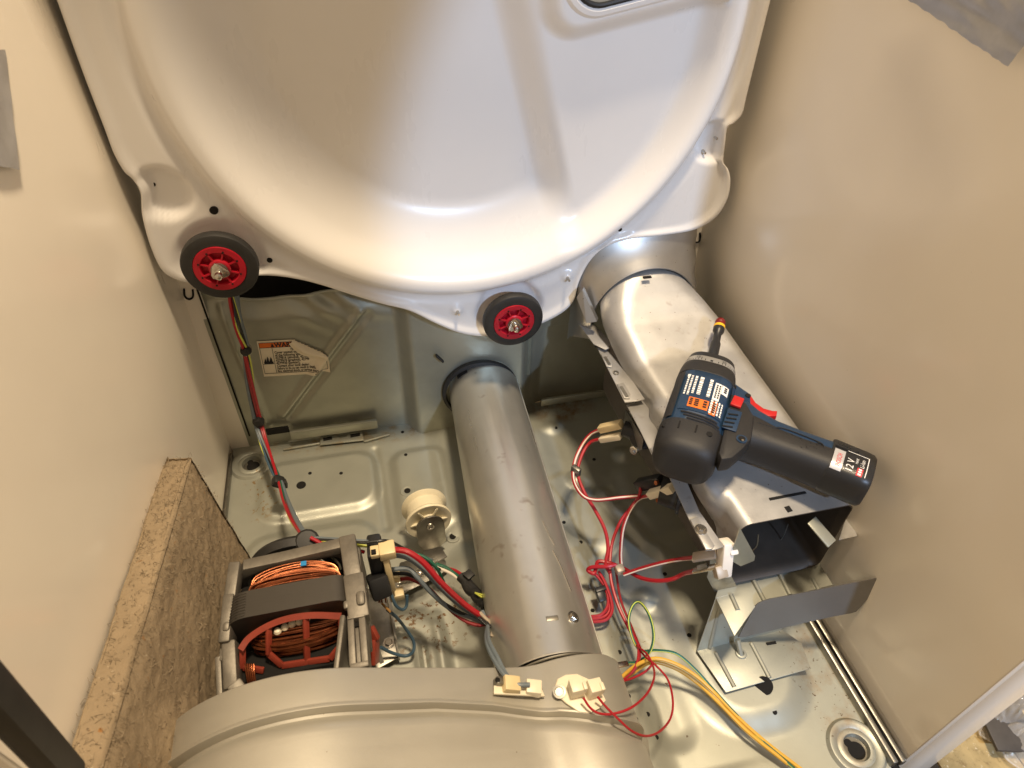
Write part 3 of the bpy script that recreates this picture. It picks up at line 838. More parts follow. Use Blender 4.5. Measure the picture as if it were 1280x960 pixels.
def gshift(x, y):
    k = ss(-0.484, -0.500, y) * ss(-0.60, -0.545, y)
    g = GT[-1][1]
    for (x0, g0), (x1, g1) in zip(GT, GT[1:]):
        if x < x1:
            g = g0 + (g1 - g0) * max(0.0, (x - x0) / (x1 - x0))
            break
    return y - g * k
MB().loft([[(x, gshift(x, y), z) for (x, z) in blower_prof(o)] for (y, o) in secs], True, True, True).build("housing_shell", BLOWM, blow, angle=50, recalc=True)
MB().tube([(0.3555 + 0.056 * math.cos(R_(a)), -0.4765, 0.0785 + 0.056 * math.sin(R_(a))) for a in range(0, 181, 12)], 0.0011, 6).build("joint_edge", DSTEEL, blow)
# rounded corner tab of the front half
MB().prism([(0.424, -0.535, 0.060), (0.436, -0.528, 0.052), (0.439, -0.535, 0.040), (0.436, -0.556, 0.032), (0.424, -0.56, 0.03)], (-0.012, 0, 0.0), 0.002).build("corner_tab", BLOWM, blow)
screw(blow, (0.4271, -0.4597, 0.0450), (0.3, -0.4, 1), 0.0052)

# thermal fuse strip and thermostat on the blower
SN = Vector((0.0, 0.0, 1.0))
fuse = thing("thermal_fuse", "long ivory thermal fuse strip with two grey wires, lying on the blower housing", "fuse", (0.3152, -0.4981, 0.1360))
fa, fb, fc, fd = [Vector(q) for q in ((0.2915, -0.4969, 0.1485), (0.3340, -0.5029, 0.1341), (0.3349, -0.5103, 0.1343), (0.2898, -0.5046, 0.1495))]
MB().prism([fa, fb, fc, fd][::-1], (0, 0, 0.003), 0.0008).build("mount_strip", WHITEN, fuse)
def block(p, q, w, h, m, name, parent, up=(0, 0, 1), bevel=0.0008):
    return MB().bar(p, q, w, h, up=up, bevel=bevel).build(name, m, parent)
block((0.2997, -0.4980, 0.1518), (0.3131, -0.4998, 0.1458), 0.013, 0.010, CREAM, "connector", fuse)
block((0.3194, -0.5011, 0.1425), (0.3325, -0.5045, 0.1401), 0.012, 0.009, WHITEN, "connector", fuse)
block((0.2934, -0.4944, 0.1517), (0.2990, -0.4952, 0.1490), 0.007, 0.009, DSTEEL, "spade_terminal", fuse)
MB().cyl((0.2954, -0.4948, 0.1547), (0.2953, -0.4954, 0.1561), 0.0022).build("rivet", DARK, fuse)
screw(fuse, (0.3291, -0.5042, 0.1364), (0.2, -0.1, 1), 0.0040)

stat = thing("blower_thermostat", "ivory diamond plate thermostat with two tab connectors and thin red wires, on the blower", "thermostat", (0.3665, -0.5133, 0.1348))
pl = [Vector(q) for q in [(0.3445, -0.5048, 0.1348), (0.3495, -0.4976, 0.1356), (0.3574, -0.4959, 0.1362), (0.3676, -0.4974, 0.1361), (0.3790, -0.5049, 0.1340), (0.3855, -0.5178, 0.1320), (0.3865, -0.5236, 0.1317), (0.3783, -0.5297, 0.1341), (0.3677, -0.5322, 0.1360), (0.3592, -0.5291, 0.1363), (0.3510, -0.5201, 0.1357), (0.3455, -0.5116, 0.1350)]]
MB().prism(pl, (0.0008, -0.0006, 0.0022), 0.0006).build("flange_plate", WHITEN, stat)
MB().lathe([(0.0058, 0.0), (0.0058, 0.0016), (0.0040, 0.0018), (0.0036, 0.0010)], (0.3481, -0.5098, 0.1378), (-0.1, -0.15, 1), 20, False, True).build("rivet", DSTEEL, stat)
for (a, b) in (((0.3562, -0.5126, 0.1451), (0.3688, -0.5123, 0.1446)), ((0.3715, -0.5159, 0.1432), (0.3841, -0.5146, 0.1404))):
    a, b = Vector(a), Vector(b)
    block(a, b, 0.012, 0.015, WHITEN, "tab_connector", stat)
    block(b + (a - b) * 0.15 + Vector((0, -0.003, 0.0045)), b + Vector((0.0015, -0.003, 0.0045)), 0.007, 0.010, WHITEN, "connector_rim", stat)

# ================================================================ motor
motor = thing("drive_motor", "open frame electric motor with copper windings and red coil former beside the felt board", "motor", (0.123, -0.39, 0.0))
MX, MY, MZ = 0.1225, -0.387, 0.105
mb = MB()
mb.loft([rr_loop((MX, y, MZ), (1, 0, 0), (0, 0, 1), 0.0575, 0.0705, 0.020) for y in (-0.3735, -0.4005)], True, True, True)
mb.build("laminated_core", LAMI, motor)
for k in range(9):
    y = -0.3760 - 0.0028 * k
    MB().tube(rr_loop((MX, y, MZ), (1, 0, 0), (0, 0, 1), 0.0577, 0.0707, 0.020, 4)[5:12], 0.0004, 4, 0).build("core_sheet", LAMI, motor)
# rear end bell
def rear_bell():
    zt = 0.166
    mb = MB()
    out = [(-0.054, zt - .052), (-0.054, zt - .012), (-0.044, zt + .004), (-0.01, zt + .006), (0.0, zt + 0.007), (0.050, zt + .012), (0.057, zt + .004), (0.056, zt - .052)]
    inn = [(0.046, zt - .052), (0.046, zt - .008), (0.040, zt - .002), (-0.036, zt - .008), (-0.045, zt - .018), (-0.045, zt - .052)]
    mb.prism([(MX + x, -0.334, z) for x, z in out + inn], (0, -0.012, 0), 0.0015)
    return mb.build("rear_end_bell", CAST, motor)
bell = rear_bell()
def arm(p, q, w, h, bev=0.002, name="bell_arm"):
    return MB().bar(p, q, w, h, bevel=bev).build(name, CAST, motor)
arm((MX - 0.0515, -0.336, 0.166), (MX - 0.0550, -0.372, 0.161), 0.011, 0.016)
arm((MX - 0.0550, -0.368, 0.160), (MX - 0.0575, -0.412, 0.153), 0.010, 0.024)
arm((MX - 0.0600, -0.345, 0.128), (MX - 0.0600, -0.425, 0.128), 0.008, 0.052)
arm((MX + 0.0550, -0.333, 0.171), (MX + 0.0585, -0.380, 0.168), 0.016, 0.018)
arm((MX + 0.0610, -0.338, 0.140), (MX + 0.0610, -0.425, 0.138), 0.010, 0.056)
arm((MX + 0.0585, -0.376, 0.167), (MX + 0.0610, -0.420, 0.163), 0.019, 0.022)
arm((MX + 0.0640, -0.396, 0.172), (MX + 0.0640, -0.410, 0.170), 0.008, 0.016, 0.003, "clamp_lug")
arm((MX + 0.0505, -0.402, 0.172), (MX + 0.0505, -0.410, 0.171), 0.005, 0.008, 0.002, "clamp_lug")
arm((MX - 0.0550, -0.396, 0.165), (MX - 0.0560, -0.404, 0.163), 0.006, 0.010, 0.002, "clamp_lug")
# front end bell: legs with recessed boxes
arm((MX + 0.0635, -0.416, 0.160), (MX + 0.0635, -0.462, 0.157), 0.006, 0.026, 0.001)
arm((MX + 0.0535, -0.416, 0.160), (MX + 0.0530, -0.462, 0.157), 0.006, 0.026, 0.001)
arm((MX + 0.0585, -0.416, 0.154), (MX + 0.0585, -0.462, 0.150), 0.012, 0.022, 0.001)
arm((MX + 0.0585, -0.417, 0.162), (MX + 0.0585, -0.421, 0.162), 0.016, 0.024, 0.001)
arm((MX + 0.0585, -0.458, 0.158), (MX + 0.0585, -0.463, 0.157), 0.016, 0.026, 0.001)
MB().bar((MX + 0.0585, -0.4215, 0.1662), (MX + 0.0585, -0.4255, 0.1660), 0.006, 0.002).build("bell_slot", DARK, motor)
arm((MX + 0.0480, -0.414, 0.150), (MX + 0.0380, -0.470, 0.144), 0.005, 0.055)
arm((MX - 0.0550, -0.408, 0.150), (MX - 0.0525, -0.448, 0.140), 0.012, 0.024)
arm((MX - 0.0530, -0.442, 0.142), (MX - 0.0300, -0.476, 0.122), 0.013, 0.026)
arm((MX - 0.0650, -0.414, 0.130), (MX - 0.0620, -0.460, 0.118), 0.005, 0.05, 0.001)
arm((MX - 0.0590, -0.430, 0.124), (MX - 0.0570, -0.462, 0.112), 0.005, 0.05, 0.001)
MB().box((MX, -0.4695, 0.10), (0.115, 0.010, 0.06), bevel=0.003).build("front_end_bell", CAST, motor)
MB().bar((0.1332, -0.3554, 0.1760), (0.1384, -0.3557, 0.1760), 0.005, 0.0012).build("paint_mark", BLUEM, motor)
MB().box((MX, -0.356, 0.098), (0.104, 0.014, 0.10), bevel=0.004).build("rear_core_shade", DARK, motor)  # black box painting the shade inside the rear of the motor
MB().box((MX, -0.425, 0.085), (0.100, 0.03, 0.10), bevel=0.004).build("rotor_shade_box", DARK, motor)  # black filler for the shaded motor interior at the front
# copper windings: each strand an arc of its own, bundled
def coil(name, y0, bulge, zc, halfw, rows, sgn, rad, n=26, dz=0.012):
    rn = random.Random(len(name) + rows)
    mb = MB()
    for k in range(n):
        w = halfw * (1 - 0.20 * rn.random())
        b = bulge * (0.14 + 0.86 * rn.random())
        z0 = zc + dz * (rn.random() - .5)
        tilt = 0.003 * (rn.random() - .5)
        pts = []
        for q in range(9):
            a = math.pi * q / 8
            pts.append((MX + 0.004 - w * math.cos(a) * (1 if True else 0), y0 + sgn * b * math.sin(a) ** 0.6, z0 + tilt * math.cos(a) + 0.006 * math.sin(a) + 0.0012 * (rn.random() - .5)))
        pts[0] = (pts[0][0], y0 - sgn * 0.004, pts[0][2] - 0.004)
        pts[-1] = (pts[-1][0], y0 - sgn * 0.004, pts[-1][2] - 0.004)
        mb.tube(pts, rad, 6, 4, False)
    return mb.build(name, COPPER, motor)
coil("rear_winding", -0.3735, 0.025, 0.158, 0.044, 4, 1, 0.0009, 90, 0.018)
coil("front_winding", -0.4010, 0.024, 0.140, 0.044, 5, -1, 0.0009, 95, 0.020)
mb = MB()
for k in range(5):
    mb.tube([(0.081 + 0.0016 * k, -0.430, 0.150 - 0.001 * k), (0.0812 + 0.0016 * k, -0.440, 0.142), (0.0815 + 0.0016 * k, -0.452, 0.125)], 0.0008, 6)
mb.build("winding_end", COPPER, motor)
mb = MB()
for k in range(4):
    mb.cyl((0.1272, -0.4059, 0.1580), (0.1276, -0.4070, 0.1600), 0.0001)
mb.bm.free()
for (a) in [(0.1096, -0.4099, 0.1580), (0.1159, -0.4073, 0.1580), (0.1222, -0.4056, 0.1580), (0.1286, -0.4046, 0.1580), (0.1350, -0.4036, 0.1580)]:
    MB().lathe([(0.0, -0.0035), (0.0026, -0.0024), (0.0036, 0), (0.0026, 0.0024), (0.0, 0.0035)], a, (0, 0, 1), 12).build("insulator_bead", WHITEN, motor)
# red coil former cage
def rbar(p, q, w=0.0032, h=0.0055):
    return MB().bar(p, q, w, h, up=(0, 0.6, 1), bevel=0.0006).build("coil_former_bar", REDPL, motor)
mb = MB()
arch = spline([Vector(q) for q in ((0.0785, -0.4206, 0.1580), (0.0865, -0.4130, 0.1620), (0.1032, -0.4078, 0.1670), (0.1211, -0.4063, 0.1700), (0.1421, -0.4077, 0.1700), (0.1670, -0.4123, 0.1670))], 5)
for p, q in zip(arch, arch[1:]):
    mb.bar(p, q + (q - p) * 0.10, 0.0055, 0.0045, up=(0, -0.55, 0.8))
mb.build("coil_former_arch", REDPL, motor)
rbar((0.0796, -0.4163, 0.1580), (0.0760, -0.4286, 0.1400)); rbar((0.1036, -0.4081, 0.1660), (0.1003, -0.4250, 0.1480)); rbar((0.1365, -0.4073, 0.1700), (0.1316, -0.4323, 0.1360)); rbar((0.1677, -0.4133, 0.1670), (0.1639, -0.4289, 0.1460))
rbar((0.1003, -0.4243, 0.1480), (0.1102, -0.4330, 0.1380)); rbar((0.1640, -0.4282, 0.1460), (0.1518, -0.4361, 0.1380)); rbar((0.1518, -0.4354, 0.1380), (0.1323, -0.4332, 0.1360)); rbar((0.1323, -0.4332, 0.1360), (0.1095, -0.4328, 0.1380)); rbar((0.0766, -0.4280, 0.1400), (0.0943, -0.4339, 0.1380))
for (a, b) in (((0.1854, -0.3980, 0.1100), (0.1898, -0.4066, 0.1000)), ((0.1899, -0.4057, 0.1000), (0.1868, -0.4235, 0.0850))):
    rbar(a, b, 0.006, 0.012)
# rear rubber mount
mb = MB()
mb.lathe([(0.030, 0), (0.049, 0.001), (0.051, 0.005), (0.049, 0.013), (0.040, 0.014), (0.030, 0.012)], (MX - 0.002, -0.312, 0.116), (0, -1, 0), 48)
mb.build("rubber_mount", BLACKR, motor)
MB().lathe([(0.0385, 0.0135), (0.041, 0.0155), (0.0425, 0.0140)], (MX - 0.002, -0.312, 0.116), (0, -1, 0), 48).build("mount_rim", DSTEEL, motor)
MB().cyl((MX - 0.004, -0.310, 0.108), (MX - 0.004, -0.336, 0.108), 0.024, seg=28).build("bearing_boss", CAST, motor)
# bracket plate and its screw
MB().sheet([(0.1695, -0.2969, 0.0170), (0.2051, -0.3003, 0.0170), (0.2068, -0.3125, 0.0170), (0.2084, -0.3890, 0.0170), (0.1824, -0.3978, 0.0170), (0.1657, -0.3914, 0.0170)], (0, 0, 1), 0.0016, 0.0004).build("mounting_plate", DSTEEL, motor)
MB().bar((0.2026, -0.3096, 0.0190), (0.2083, -0.3909, 0.0190), 0.0016, 0.010).build("plate_edge", DSTEEL, motor)
MB().bar((0.1787, -0.3579, 0.1000), (0.1914, -0.4094, 0.0600), 0.004, 0.03).build("mount_strut", DSTEEL, motor)
screw(motor, (0.1988, -0.3709, 0.0186), (0, 0, 1), 0.0045)
# centrifugal switch with its cream connector
MB().bar((0.1950, -0.3440, 0.1450), (0.2095, -0.3443, 0.1450), 0.028, 0.05, bevel=0.003).build("switch_body", BLACKP, motor)
MB().bar((0.1997, -0.3588, 0.1400), (0.2028, -0.3721, 0.1200), 0.020, 0.020, bevel=0.003).build("switch_base", BLACKP, motor)
MB().bar((0.1984, -0.3542, 0.1720), (0.2069, -0.3542, 0.1720), 0.012, 0.006, bevel=0.001).build("plug_window", CREAM, motor)
MB().bar((0.1995, -0.3570, 0.1765), (0.2041, -0.3569, 0.1765), 0.005, 0.0015).build("window_hole", DARK, motor)
MB().bar((0.2067, -0.3538, 0.1700), (0.2224, -0.3534, 0.1700), 0.016, 0.012, bevel=0.0015).build("plug_body", CREAM, motor)
MB().bar((0.2119, -0.3561, 0.1620), (0.2137, -0.3623, 0.1150), 0.010, 0.006, up=(1, 0, 0), bevel=0.0012).build("plug_arm", CREAM, motor)
MB().bar((0.2075, -0.3486, 0.1150), (0.2224, -0.3499, 0.1150), 0.010, 0.010, bevel=0.0015).build("plug_block", CREAM, motor)
MB().bar((0.2089, -0.3617, 0.1000), (0.2240, -0.3612, 0.1000), 0.011, 0.010, bevel=0.0015).build("plug_block", CREAM, motor)
rn = random.Random(5)
for k in range(5):
    a = Vector((0.1988, -0.3561, 0.1300)) + Vector((rn.uniform(-.004, .006), rn.uniform(-.006, .006), 0.004))
    b = Vector((0.2017, -0.3724, 0.1100)) + Vector((rn.uniform(-.006, .006), rn.uniform(-.006, .006), 0.004))
    MB().tube([a, (a + b) / 2 + Vector((rn.uniform(-.006, .006), 0, 0.004)), b], 0.0008, 6).build("winding_lead", COPPER, motor)
MB().tube([(0.1940, -0.3586, 0.1050), (0.1983, -0.3670, 0.1050), (0.2026, -0.3743, 0.1050), (0.2083, -0.3828, 0.1050)], 0.0013, 8).build("bare_lead", mat("brass_lead", (0.55, 0.30, 0.10), 0.4, 0.6), motor)
MB().tube([(0.1911, -0.3628, 0.1100), (0.1956, -0.3674, 0.1100), (0.2008, -0.3732, 0.1100)], 0.0016, 8).build("winding_lead", WWHITE, motor)

# ================================================================ idler pulley
pul = thing("idler_pulley", "cream nylon belt pulley on an upright steel arm beside the exhaust pipe", "pulley", (0.262, -0.25, 0.0))
po = Vector((0.2620, -0.2292, 0.0520))
pax = Vector((0.10, -1, 0.10)).normalized()
MB().lathe([(0.006, -0.016), (0.016, -0.016), (0.026, -0.0165), (0.0285, -0.0150), (0.0290, -0.0125), (0.0240, -0.009), (0.0235, 0.006), (0.0280, 0.0100), (0.0290, 0.0125), (0.0280, 0.0150), (0.022, 0.0145), (0.018, 0.012), (0.012, 0.012), (0.010, 0.018), (0.006, 0.018)], po, pax, 48).build("wheel", CREAM2, pul)
pu = Vector((1, 0, 0)) - pax * pax.x; pu.normalize()
pv = pax.cross(pu)
if pv.z < 0: pv = -pv
for k in range(6):
    a = 2 * math.pi * k / 6
    e = pu * math.cos(a) + pv * math.sin(a)
    MB().bar(po + e * 0.011 + pax * 0.013, po + e * 0.023 + pax * 0.013, 0.0018, 0.005, up=pax).build("spoke_rib", CREAM2, pul)
ap = po + pax * 0.0195
prof = []
for k in range(13):
    a = R_(180 - 15 * k)
    prof.append(ap + pu * (0.0175 * math.cos(a)) + pv * (0.0165 * math.sin(a)))
prof += [ap + pu * 0.0180 - pv * 0.034, ap + pu * 0.010 - pv * 0.042, ap - pu * 0.012 - pv * 0.042, ap - pu * 0.0170 - pv * 0.030]
MB().prism(prof, pax * 0.0022, 0.0005).build("arm", DSTEEL, pul)
MB().prism([ap - pu * 0.012 - pv * 0.042, ap + pu * 0.010 - pv * 0.042, ap + pu * 0.014 - pv * 0.042 + pax * 0.02, ap - pu * 0.02 - pv * 0.043 + pax * 0.03], -pv * 0.002, 0.0004).build("arm_foot", DSTEEL, pul)
MB().lathe([(0.0052, 0.0022), (0.0048, 0.0040), (0.0026, 0.0042), (0.0022, 0.0030)], ap, pax, 20, False, True).build("axle_rivet", STEEL, pul)
MB().sheet([(0.2214, -0.2671, 0.0120), (0.2487, -0.2636, 0.0120), (0.2760, -0.2766, 0.0120), (0.2781, -0.2886, 0.0120), (0.2621, -0.2965, 0.0120), (0.2218, -0.3097, 0.0120), (0.2078, -0.3066, 0.0120)], (0, 0, 1), 0.0016, 0.0004).build("base_plate", DSTEEL, pul)

def spring(label, p, q, r, turns):
    p, q = Vector(p), Vector(q)
    u, v, w = frame(q - p)
    n = turns * 10
    pts = [p + (q - p) * (k / n) + (u * math.cos(2 * math.pi * k / 10) + v * math.sin(2 * math.pi * k / 10)) * r for k in range(n + 1)]
    o = MB().tube(pts, 0.0006, 5, 0).build("tension_spring", STEEL)
    tag(o, label, "spring", "small tension springs under the motor wires")
spring("short coil spring close to the motor's cream plug", (0.2170, -0.3125, 0.0450), (0.2402, -0.3122, 0.0450), 0.0052, 14)
spring("long coil spring reaching towards the pulley arm", (0.2397, -0.3089, 0.0450), (0.2672, -0.3007, 0.0450), 0.0050, 13)

# ================================================================ burner duct
duct = thing("burner_duct", "long aluminised burner duct with open front end along the right wall", "duct", (0.59, -0.26, 0.0))
def lerp(a, b, t): return a + (b - a) * t
DKEYS = [  # y, xl, xr, ztop, zbot, radius
(-0.070, 0.506, 0.640, 0.291, 0.140, 0.062), (-0.100, 0.506, 0.640, 0.285, 0.132, 0.056), (-0.125, 0.509, 0.648, 0.266, 0.124, 0.034), (-0.150, 0.514, 0.656, 0.250, 0.118, 0.021),
    (-0.200, 0.523, 0.667, 0.2310, 0.110, 0.016), (-0.300, 0.540, 0.677, 0.2140, 0.097, 0.013), (-0.418, 0.5565, 0.683, 0.1985, 0.084, 0.011)]
def dsec(y):
    for a, b in zip(DKEYS, DKEYS[1:]):
        if y >= b[0]:
            t = (a[0] - y) / (a[0] - b[0])
            return [lerp(a[i], b[i], t) for i in range(1, 6)]
    return list(DKEYS[-1][1:])
def dloop(y, ins=0.0, tilt=0.0):
    xl, xr, zt, zb, r = dsec(y)
    return [(p.x, y + tilt * (0.62 - p.x) * 0.10, p.z) for p in rr_loop(((xl + xr) / 2, 0, (zt + zb) / 2), (1, 0, 0), (0, 0, 1), (xr - xl) / 2 - ins, (zt - zb) / 2 - ins, max(0.004, r - ins), 8)]
ys = [-0.070 - 0.006 * k for k in range(59)]
BOSSES = ((Vector((0.5268, -0.2758, 0.1960)), 0.036, 0.011), (Vector((0.5380, -0.3640, 0.1820)), 0.034, 0.011))
def resample(lp, n=150):
    p = [Vector(q) for q in lp]
    L = [0.0]
    for i in range(len(p)):
        L.append(L[-1] + (p[(i + 1) % len(p)] - p[i]).length)
    out, i = [], 0
    for k in range(n):
        t = L[-1] * k / n
        while L[i + 1] < t:
            i += 1
        f = (t - L[i]) / max(1e-9, L[i + 1] - L[i])
        out.append(p[i].lerp(p[(i + 1) % len(p)], f))
    return out
def bossed(y):
    out = []
    for p in resample(dloop(y)):
        q = p.copy()
        zt_, xl_, xr_ = dsec(y)[2], dsec(y)[0], dsec(y)[1]
        low_ = max(0.0, zt_ - 0.034 - p.z) * 0.6 * (1 - ss(-0.33, -0.41, y))
        q.x += low_ * max(0.0, 1 - (p.x - xl_) / (xr_ - xl_))
        for (c, r, h) in BOSSES:
            d = (p - c).length
            if d < r:
                q = q + Vector((-0.80, 0, 0.60)) * (h * ss(r, r * 0.45, d))
        out.append(q)
    return out
MB().loft([bossed(y) for y in ys], True).build("outer_shell", ALU, duct, angle=60, recalc=True)
MB().loft([dloop(ys[-1]), dloop(ys[-1] - 0.0004, 0.0006), dloop(ys[-1], 0.0014)] + [dloop(y, 0.0014) for y in ys[::-1][2:48:2]], True, False, True).build("inner_shell", INSTEEL, duct, angle=60)
# side seam flange, in stepped tabs with slots
def seamp(t, out=0.0):
    y = -0.115 - 0.300 * t
    xl = dsec(y)[0]
    return Vector((xl - 0.004 - out, y, dsec(y)[2] - 0.046))
STRIPS = ([(0.4908, -0.0873, 0.2090), (0.5085, -0.0838, 0.2090), (0.5216, -0.1409, 0.2090), (0.5080, -0.1462, 0.2090), (0.4968, -0.1326, 0.2090)], [(0.5017, -0.1293, 0.2030), (0.5193, -0.1313, 0.2030), (0.5262, -0.2352, 0.2030), (0.5170, -0.2360, 0.2030), (0.5014, -0.2355, 0.2030)], [(0.5063, -0.2311, 0.1940), (0.5311, -0.2266, 0.1940), (0.5259, -0.2787, 0.1940), (0.5286, -0.3345, 0.1940), (0.5133, -0.3402, 0.1940), (0.5061, -0.3112, 0.1940), (0.5068, -0.2760, 0.1940)], [(0.5206, -0.3304, 0.1780), (0.5380, -0.3249, 0.1780), (0.5329, -0.3809, 0.1780), (0.5386, -0.4256, 0.1780), (0.5277, -0.4270, 0.1780), (0.5188, -0.4260, 0.1780), (0.5181, -0.3879, 0.1780)])
for st in STRIPS:
    MB().prism([Vector(q) for q in st], (0, 0, 0.0014), 0.0004).build("seam_flange", ALU, duct)
for st in ([(0.5013, -0.1491, 0.2047), (0.5097, -0.1461, 0.2047), (0.5103, -0.1682, 0.2047), (0.5059, -0.1750, 0.2047), (0.5006, -0.1724, 0.2047)], [(0.5022, -0.2053, 0.2047), (0.5107, -0.2042, 0.2047), (0.5117, -0.2257, 0.2047), (0.5084, -0.2319, 0.2047), (0.5020, -0.2306, 0.2047)], [(0.5066, -0.3021, 0.1957), (0.5214, -0.3005, 0.1957), (0.5212, -0.3252, 0.1957), (0.5173, -0.3301, 0.1957), (0.5072, -0.3302, 0.1957)], [(0.5181, -0.3892, 0.1797), (0.5266, -0.3880, 0.1797), (0.5288, -0.4237, 0.1797), (0.5249, -0.4266, 0.1797), (0.5183, -0.4261, 0.1797)]):
    MB().prism([Vector(q) for q in st], (0, 0, 0.0016), 0.0005).build("stepped_tab", ALU, duct)
for (p, q) in (((0.5042, -0.1552, 0.2066), (0.5050, -0.1709, 0.2066)), ((0.5050, -0.2109, 0.2066), (0.5061, -0.2293, 0.2066))):
    MB().bar(p, q, 0.0036, 0.0010).build("tab_slot", DSTEEL, duct)
p = Vector((0.5084, -0.1851, 0.2052))
MB().lathe([(0.0036, -0.003), (0.0036, 0.0006), (0.0022, 0.0008), (0.0018, -0.001)], p, (0, 0, 1), 18, False, True).build("rivet", DSTEEL, duct)
screw(duct, (0.5233, -0.4036, 0.1815), (0, 0, 1), 0.0044)
MB().bar((0.4988, -0.1336, 0.2075), (0.5143, -0.1318, 0.2075), 0.0022, 0.003).build("seam_notch", DARK, duct)
# collar at the back
CC = Vector((0.573, -0.088, 0.222))
def collar(r, y, n=56, a0=-24, a1=204, dz=0.0):
    out = []
    for k in range(n + 1):
        a = R_(a0 + (a1 - a0) * k / n)
        out.append(Vector((min(0.6445, max(0.488, CC.x + r * math.cos(a))), y, CC.z + dz + r * math.sin(a))))
    return out
MB().loft([collar(0.150, -0.058), collar(0.118, -0.068), collar(0.095, -0.080), collar(0.080, -0.0945), collar(0.0745, -0.1010), collar(0.0720, -0.1035), collar(0.0700, -0.1020), collar(0.0690, -0.088), collar(0.0680, -0.07)], closed=False).build("inlet_collar", COLLARM, duct, angle=40)
MB().prism([Vector(q) for q in ((0.4807, -0.0980, 0.2595), (0.4907, -0.1150, 0.2309), (0.5031, -0.1180, 0.2338), (0.4869, -0.0980, 0.2706))], (0.004, 0.006, 0.0)).build("collar_skirt", COLLARM, duct)
# slots on the top
def dtop(p, q, w, name, h=0.0012):
    return MB().bar(p, q, w, h, up=(0, 0.12, 1), bevel=0.0004).build(name, DARK, duct)
dtop((0.5969, -0.3960, 0.2011), (0.6387, -0.3956, 0.2011), 0.0042, "top_slot")
dtop((0.6107, -0.4071, 0.1997), (0.6115, -0.4137, 0.1989), 0.0062, "top_slot")
MB().bar((0.5596, -0.1099, 0.2865), (0.5700, -0.1101, 0.2865), 0.004, 0.0015).build("top_slot", DARK, duct)
# parts seen inside and at the mouth
MB().bar((0.6361, -0.4193, 0.1860), (0.6477, -0.4441, 0.1760), 0.014, 0.002, bevel=0.0008).build("inner_tongue", GALVBACK, duct)
MB().tube([(0.6000, -0.4000, 0.1449), (0.6048, -0.4000, 0.1226), (0.6003, -0.4000, 0.1118), (0.5957, -0.4000, 0.1007)], 0.0007, 6).build("igniter_lead", DSTEEL, duct)
MB().tube([(0.6552, -0.3800, 0.1200), (0.6570, -0.3800, 0.0931), (0.6479, -0.3800, 0.0700), (0.6339, -0.3800, 0.0579)], 0.0007, 6).build("igniter_lead", DSTEEL, duct)
MB().prism([Vector(q) for q in [(0.5455, -0.4280, 0.2113), (0.5787, -0.4280, 0.1531), (0.5806, -0.4280, 0.1437), (0.5668, -0.4280, 0.1379), (0.5495, -0.4280, 0.1555)]], (0.0, 0.0014, 0.0), 0.0003).build("mouth_tab", GALVBACK, duct)
MB().prism([Vector(q) for q in [(0.6982, -0.4060, 0.1500), (0.7046, -0.4052, 0.1500), (0.6980, -0.4279, 0.1500), (0.6758, -0.4282, 0.1500)]], (0, 0, 0.0014)).build("mouth_tab", ALU, duct)
MB().prism([Vector(q) for q in [(0.5331, -0.4195, 0.1567), (0.5560, -0.4195, 0.1299), (0.5828, -0.4195, 0.0793), (0.5563, -0.4195, 0.0773), (0.5392, -0.4195, 0.1125)]], (0, 0.0015, 0)).build("mouth_tab", DSTEEL, duct)

# ================================================================ support bracket under the duct mouth
br = thing("duct_bracket", "bent galvanised bracket with long shield flap under the open duct mouth", "bracket", (0.59, -0.45, 0.012))
W0, W1 = Vector((0.534, -0.452, 0.0145)), Vector((0.641, -0.450, 0.0145))
T0, T1 = Vector((0.5535, -0.4265, 0.0795)), Vector((0.650, -0.4220, 0.0795))
def quadsheet(name, pts, t):
    a, b, c = [Vector(p) for p in pts[:3]]
    n = (b - a).cross(c - b).normalized() * t
    return MB().prism(pts, n, min(0.0004, abs(t) * .3)).build(name, GALV, br)
quadsheet("upright_web", [W0, W1, T1, T0], 0.0012)
quadsheet("foot_plate", [W0, W0 + Vector((0.011, -0.050, 0)), Vector((0.649, -0.4985, 0.0145)), Vector((0.655, -0.470, 0.0145)), W1], 0.0012)
quadsheet("top_plate", [T0 + Vector((0, 0, 0)), Vector((0.553, -0.472, 0.0795)), Vector((0.5935, -0.4445, 0.0815)), Vector((0.688, -0.4415, 0.081)), Vector((0.690, -0.402, 0.0795)), Vector((0.575, -0.402, 0.0795))], -0.0012)
FL = [Vector(q) for q in [(0.5818, -0.4516, 0.0261), (0.5894, -0.4458, 0.0815), (0.5918, -0.4458, 0.0864), (0.5959, -0.4463, 0.0906), (0.6025, -0.4475, 0.0944), (0.6310, -0.4537, 0.1056), (0.6990, -0.4681, 0.1338), (0.7030, -0.4692, 0.1335), (0.7056, -0.4704, 0.1300), (0.7063, -0.4713, 0.1250), (0.6958, -0.4742, 0.0852), (0.6941, -0.4745, 0.0797), (0.6899, -0.4738, 0.0767), (0.6734, -0.4702, 0.0700), (0.6236, -0.4602, 0.0453), (0.5869, -0.4530, 0.0265)]]
MB().prism(FL, (0.0003, -0.0009, 0.0006)).build("shield_flap", mat("shield_shaded", (0.20, 0.19, 0.18), 0.45, 0.45, var=0.08, vscale=20), br)  # shade on the galvanised flap put into a darker colour
def rib(p, q, w=0.0052, name="pressed_rib"):
    p, q = Vector(p), Vector(q)
    return MB().tube([p - (q - p) * 0.02, p, (p + q) / 2, q, q + (q - p) * 0.02], w / 2, 8, 2).build(name, GALV, br)
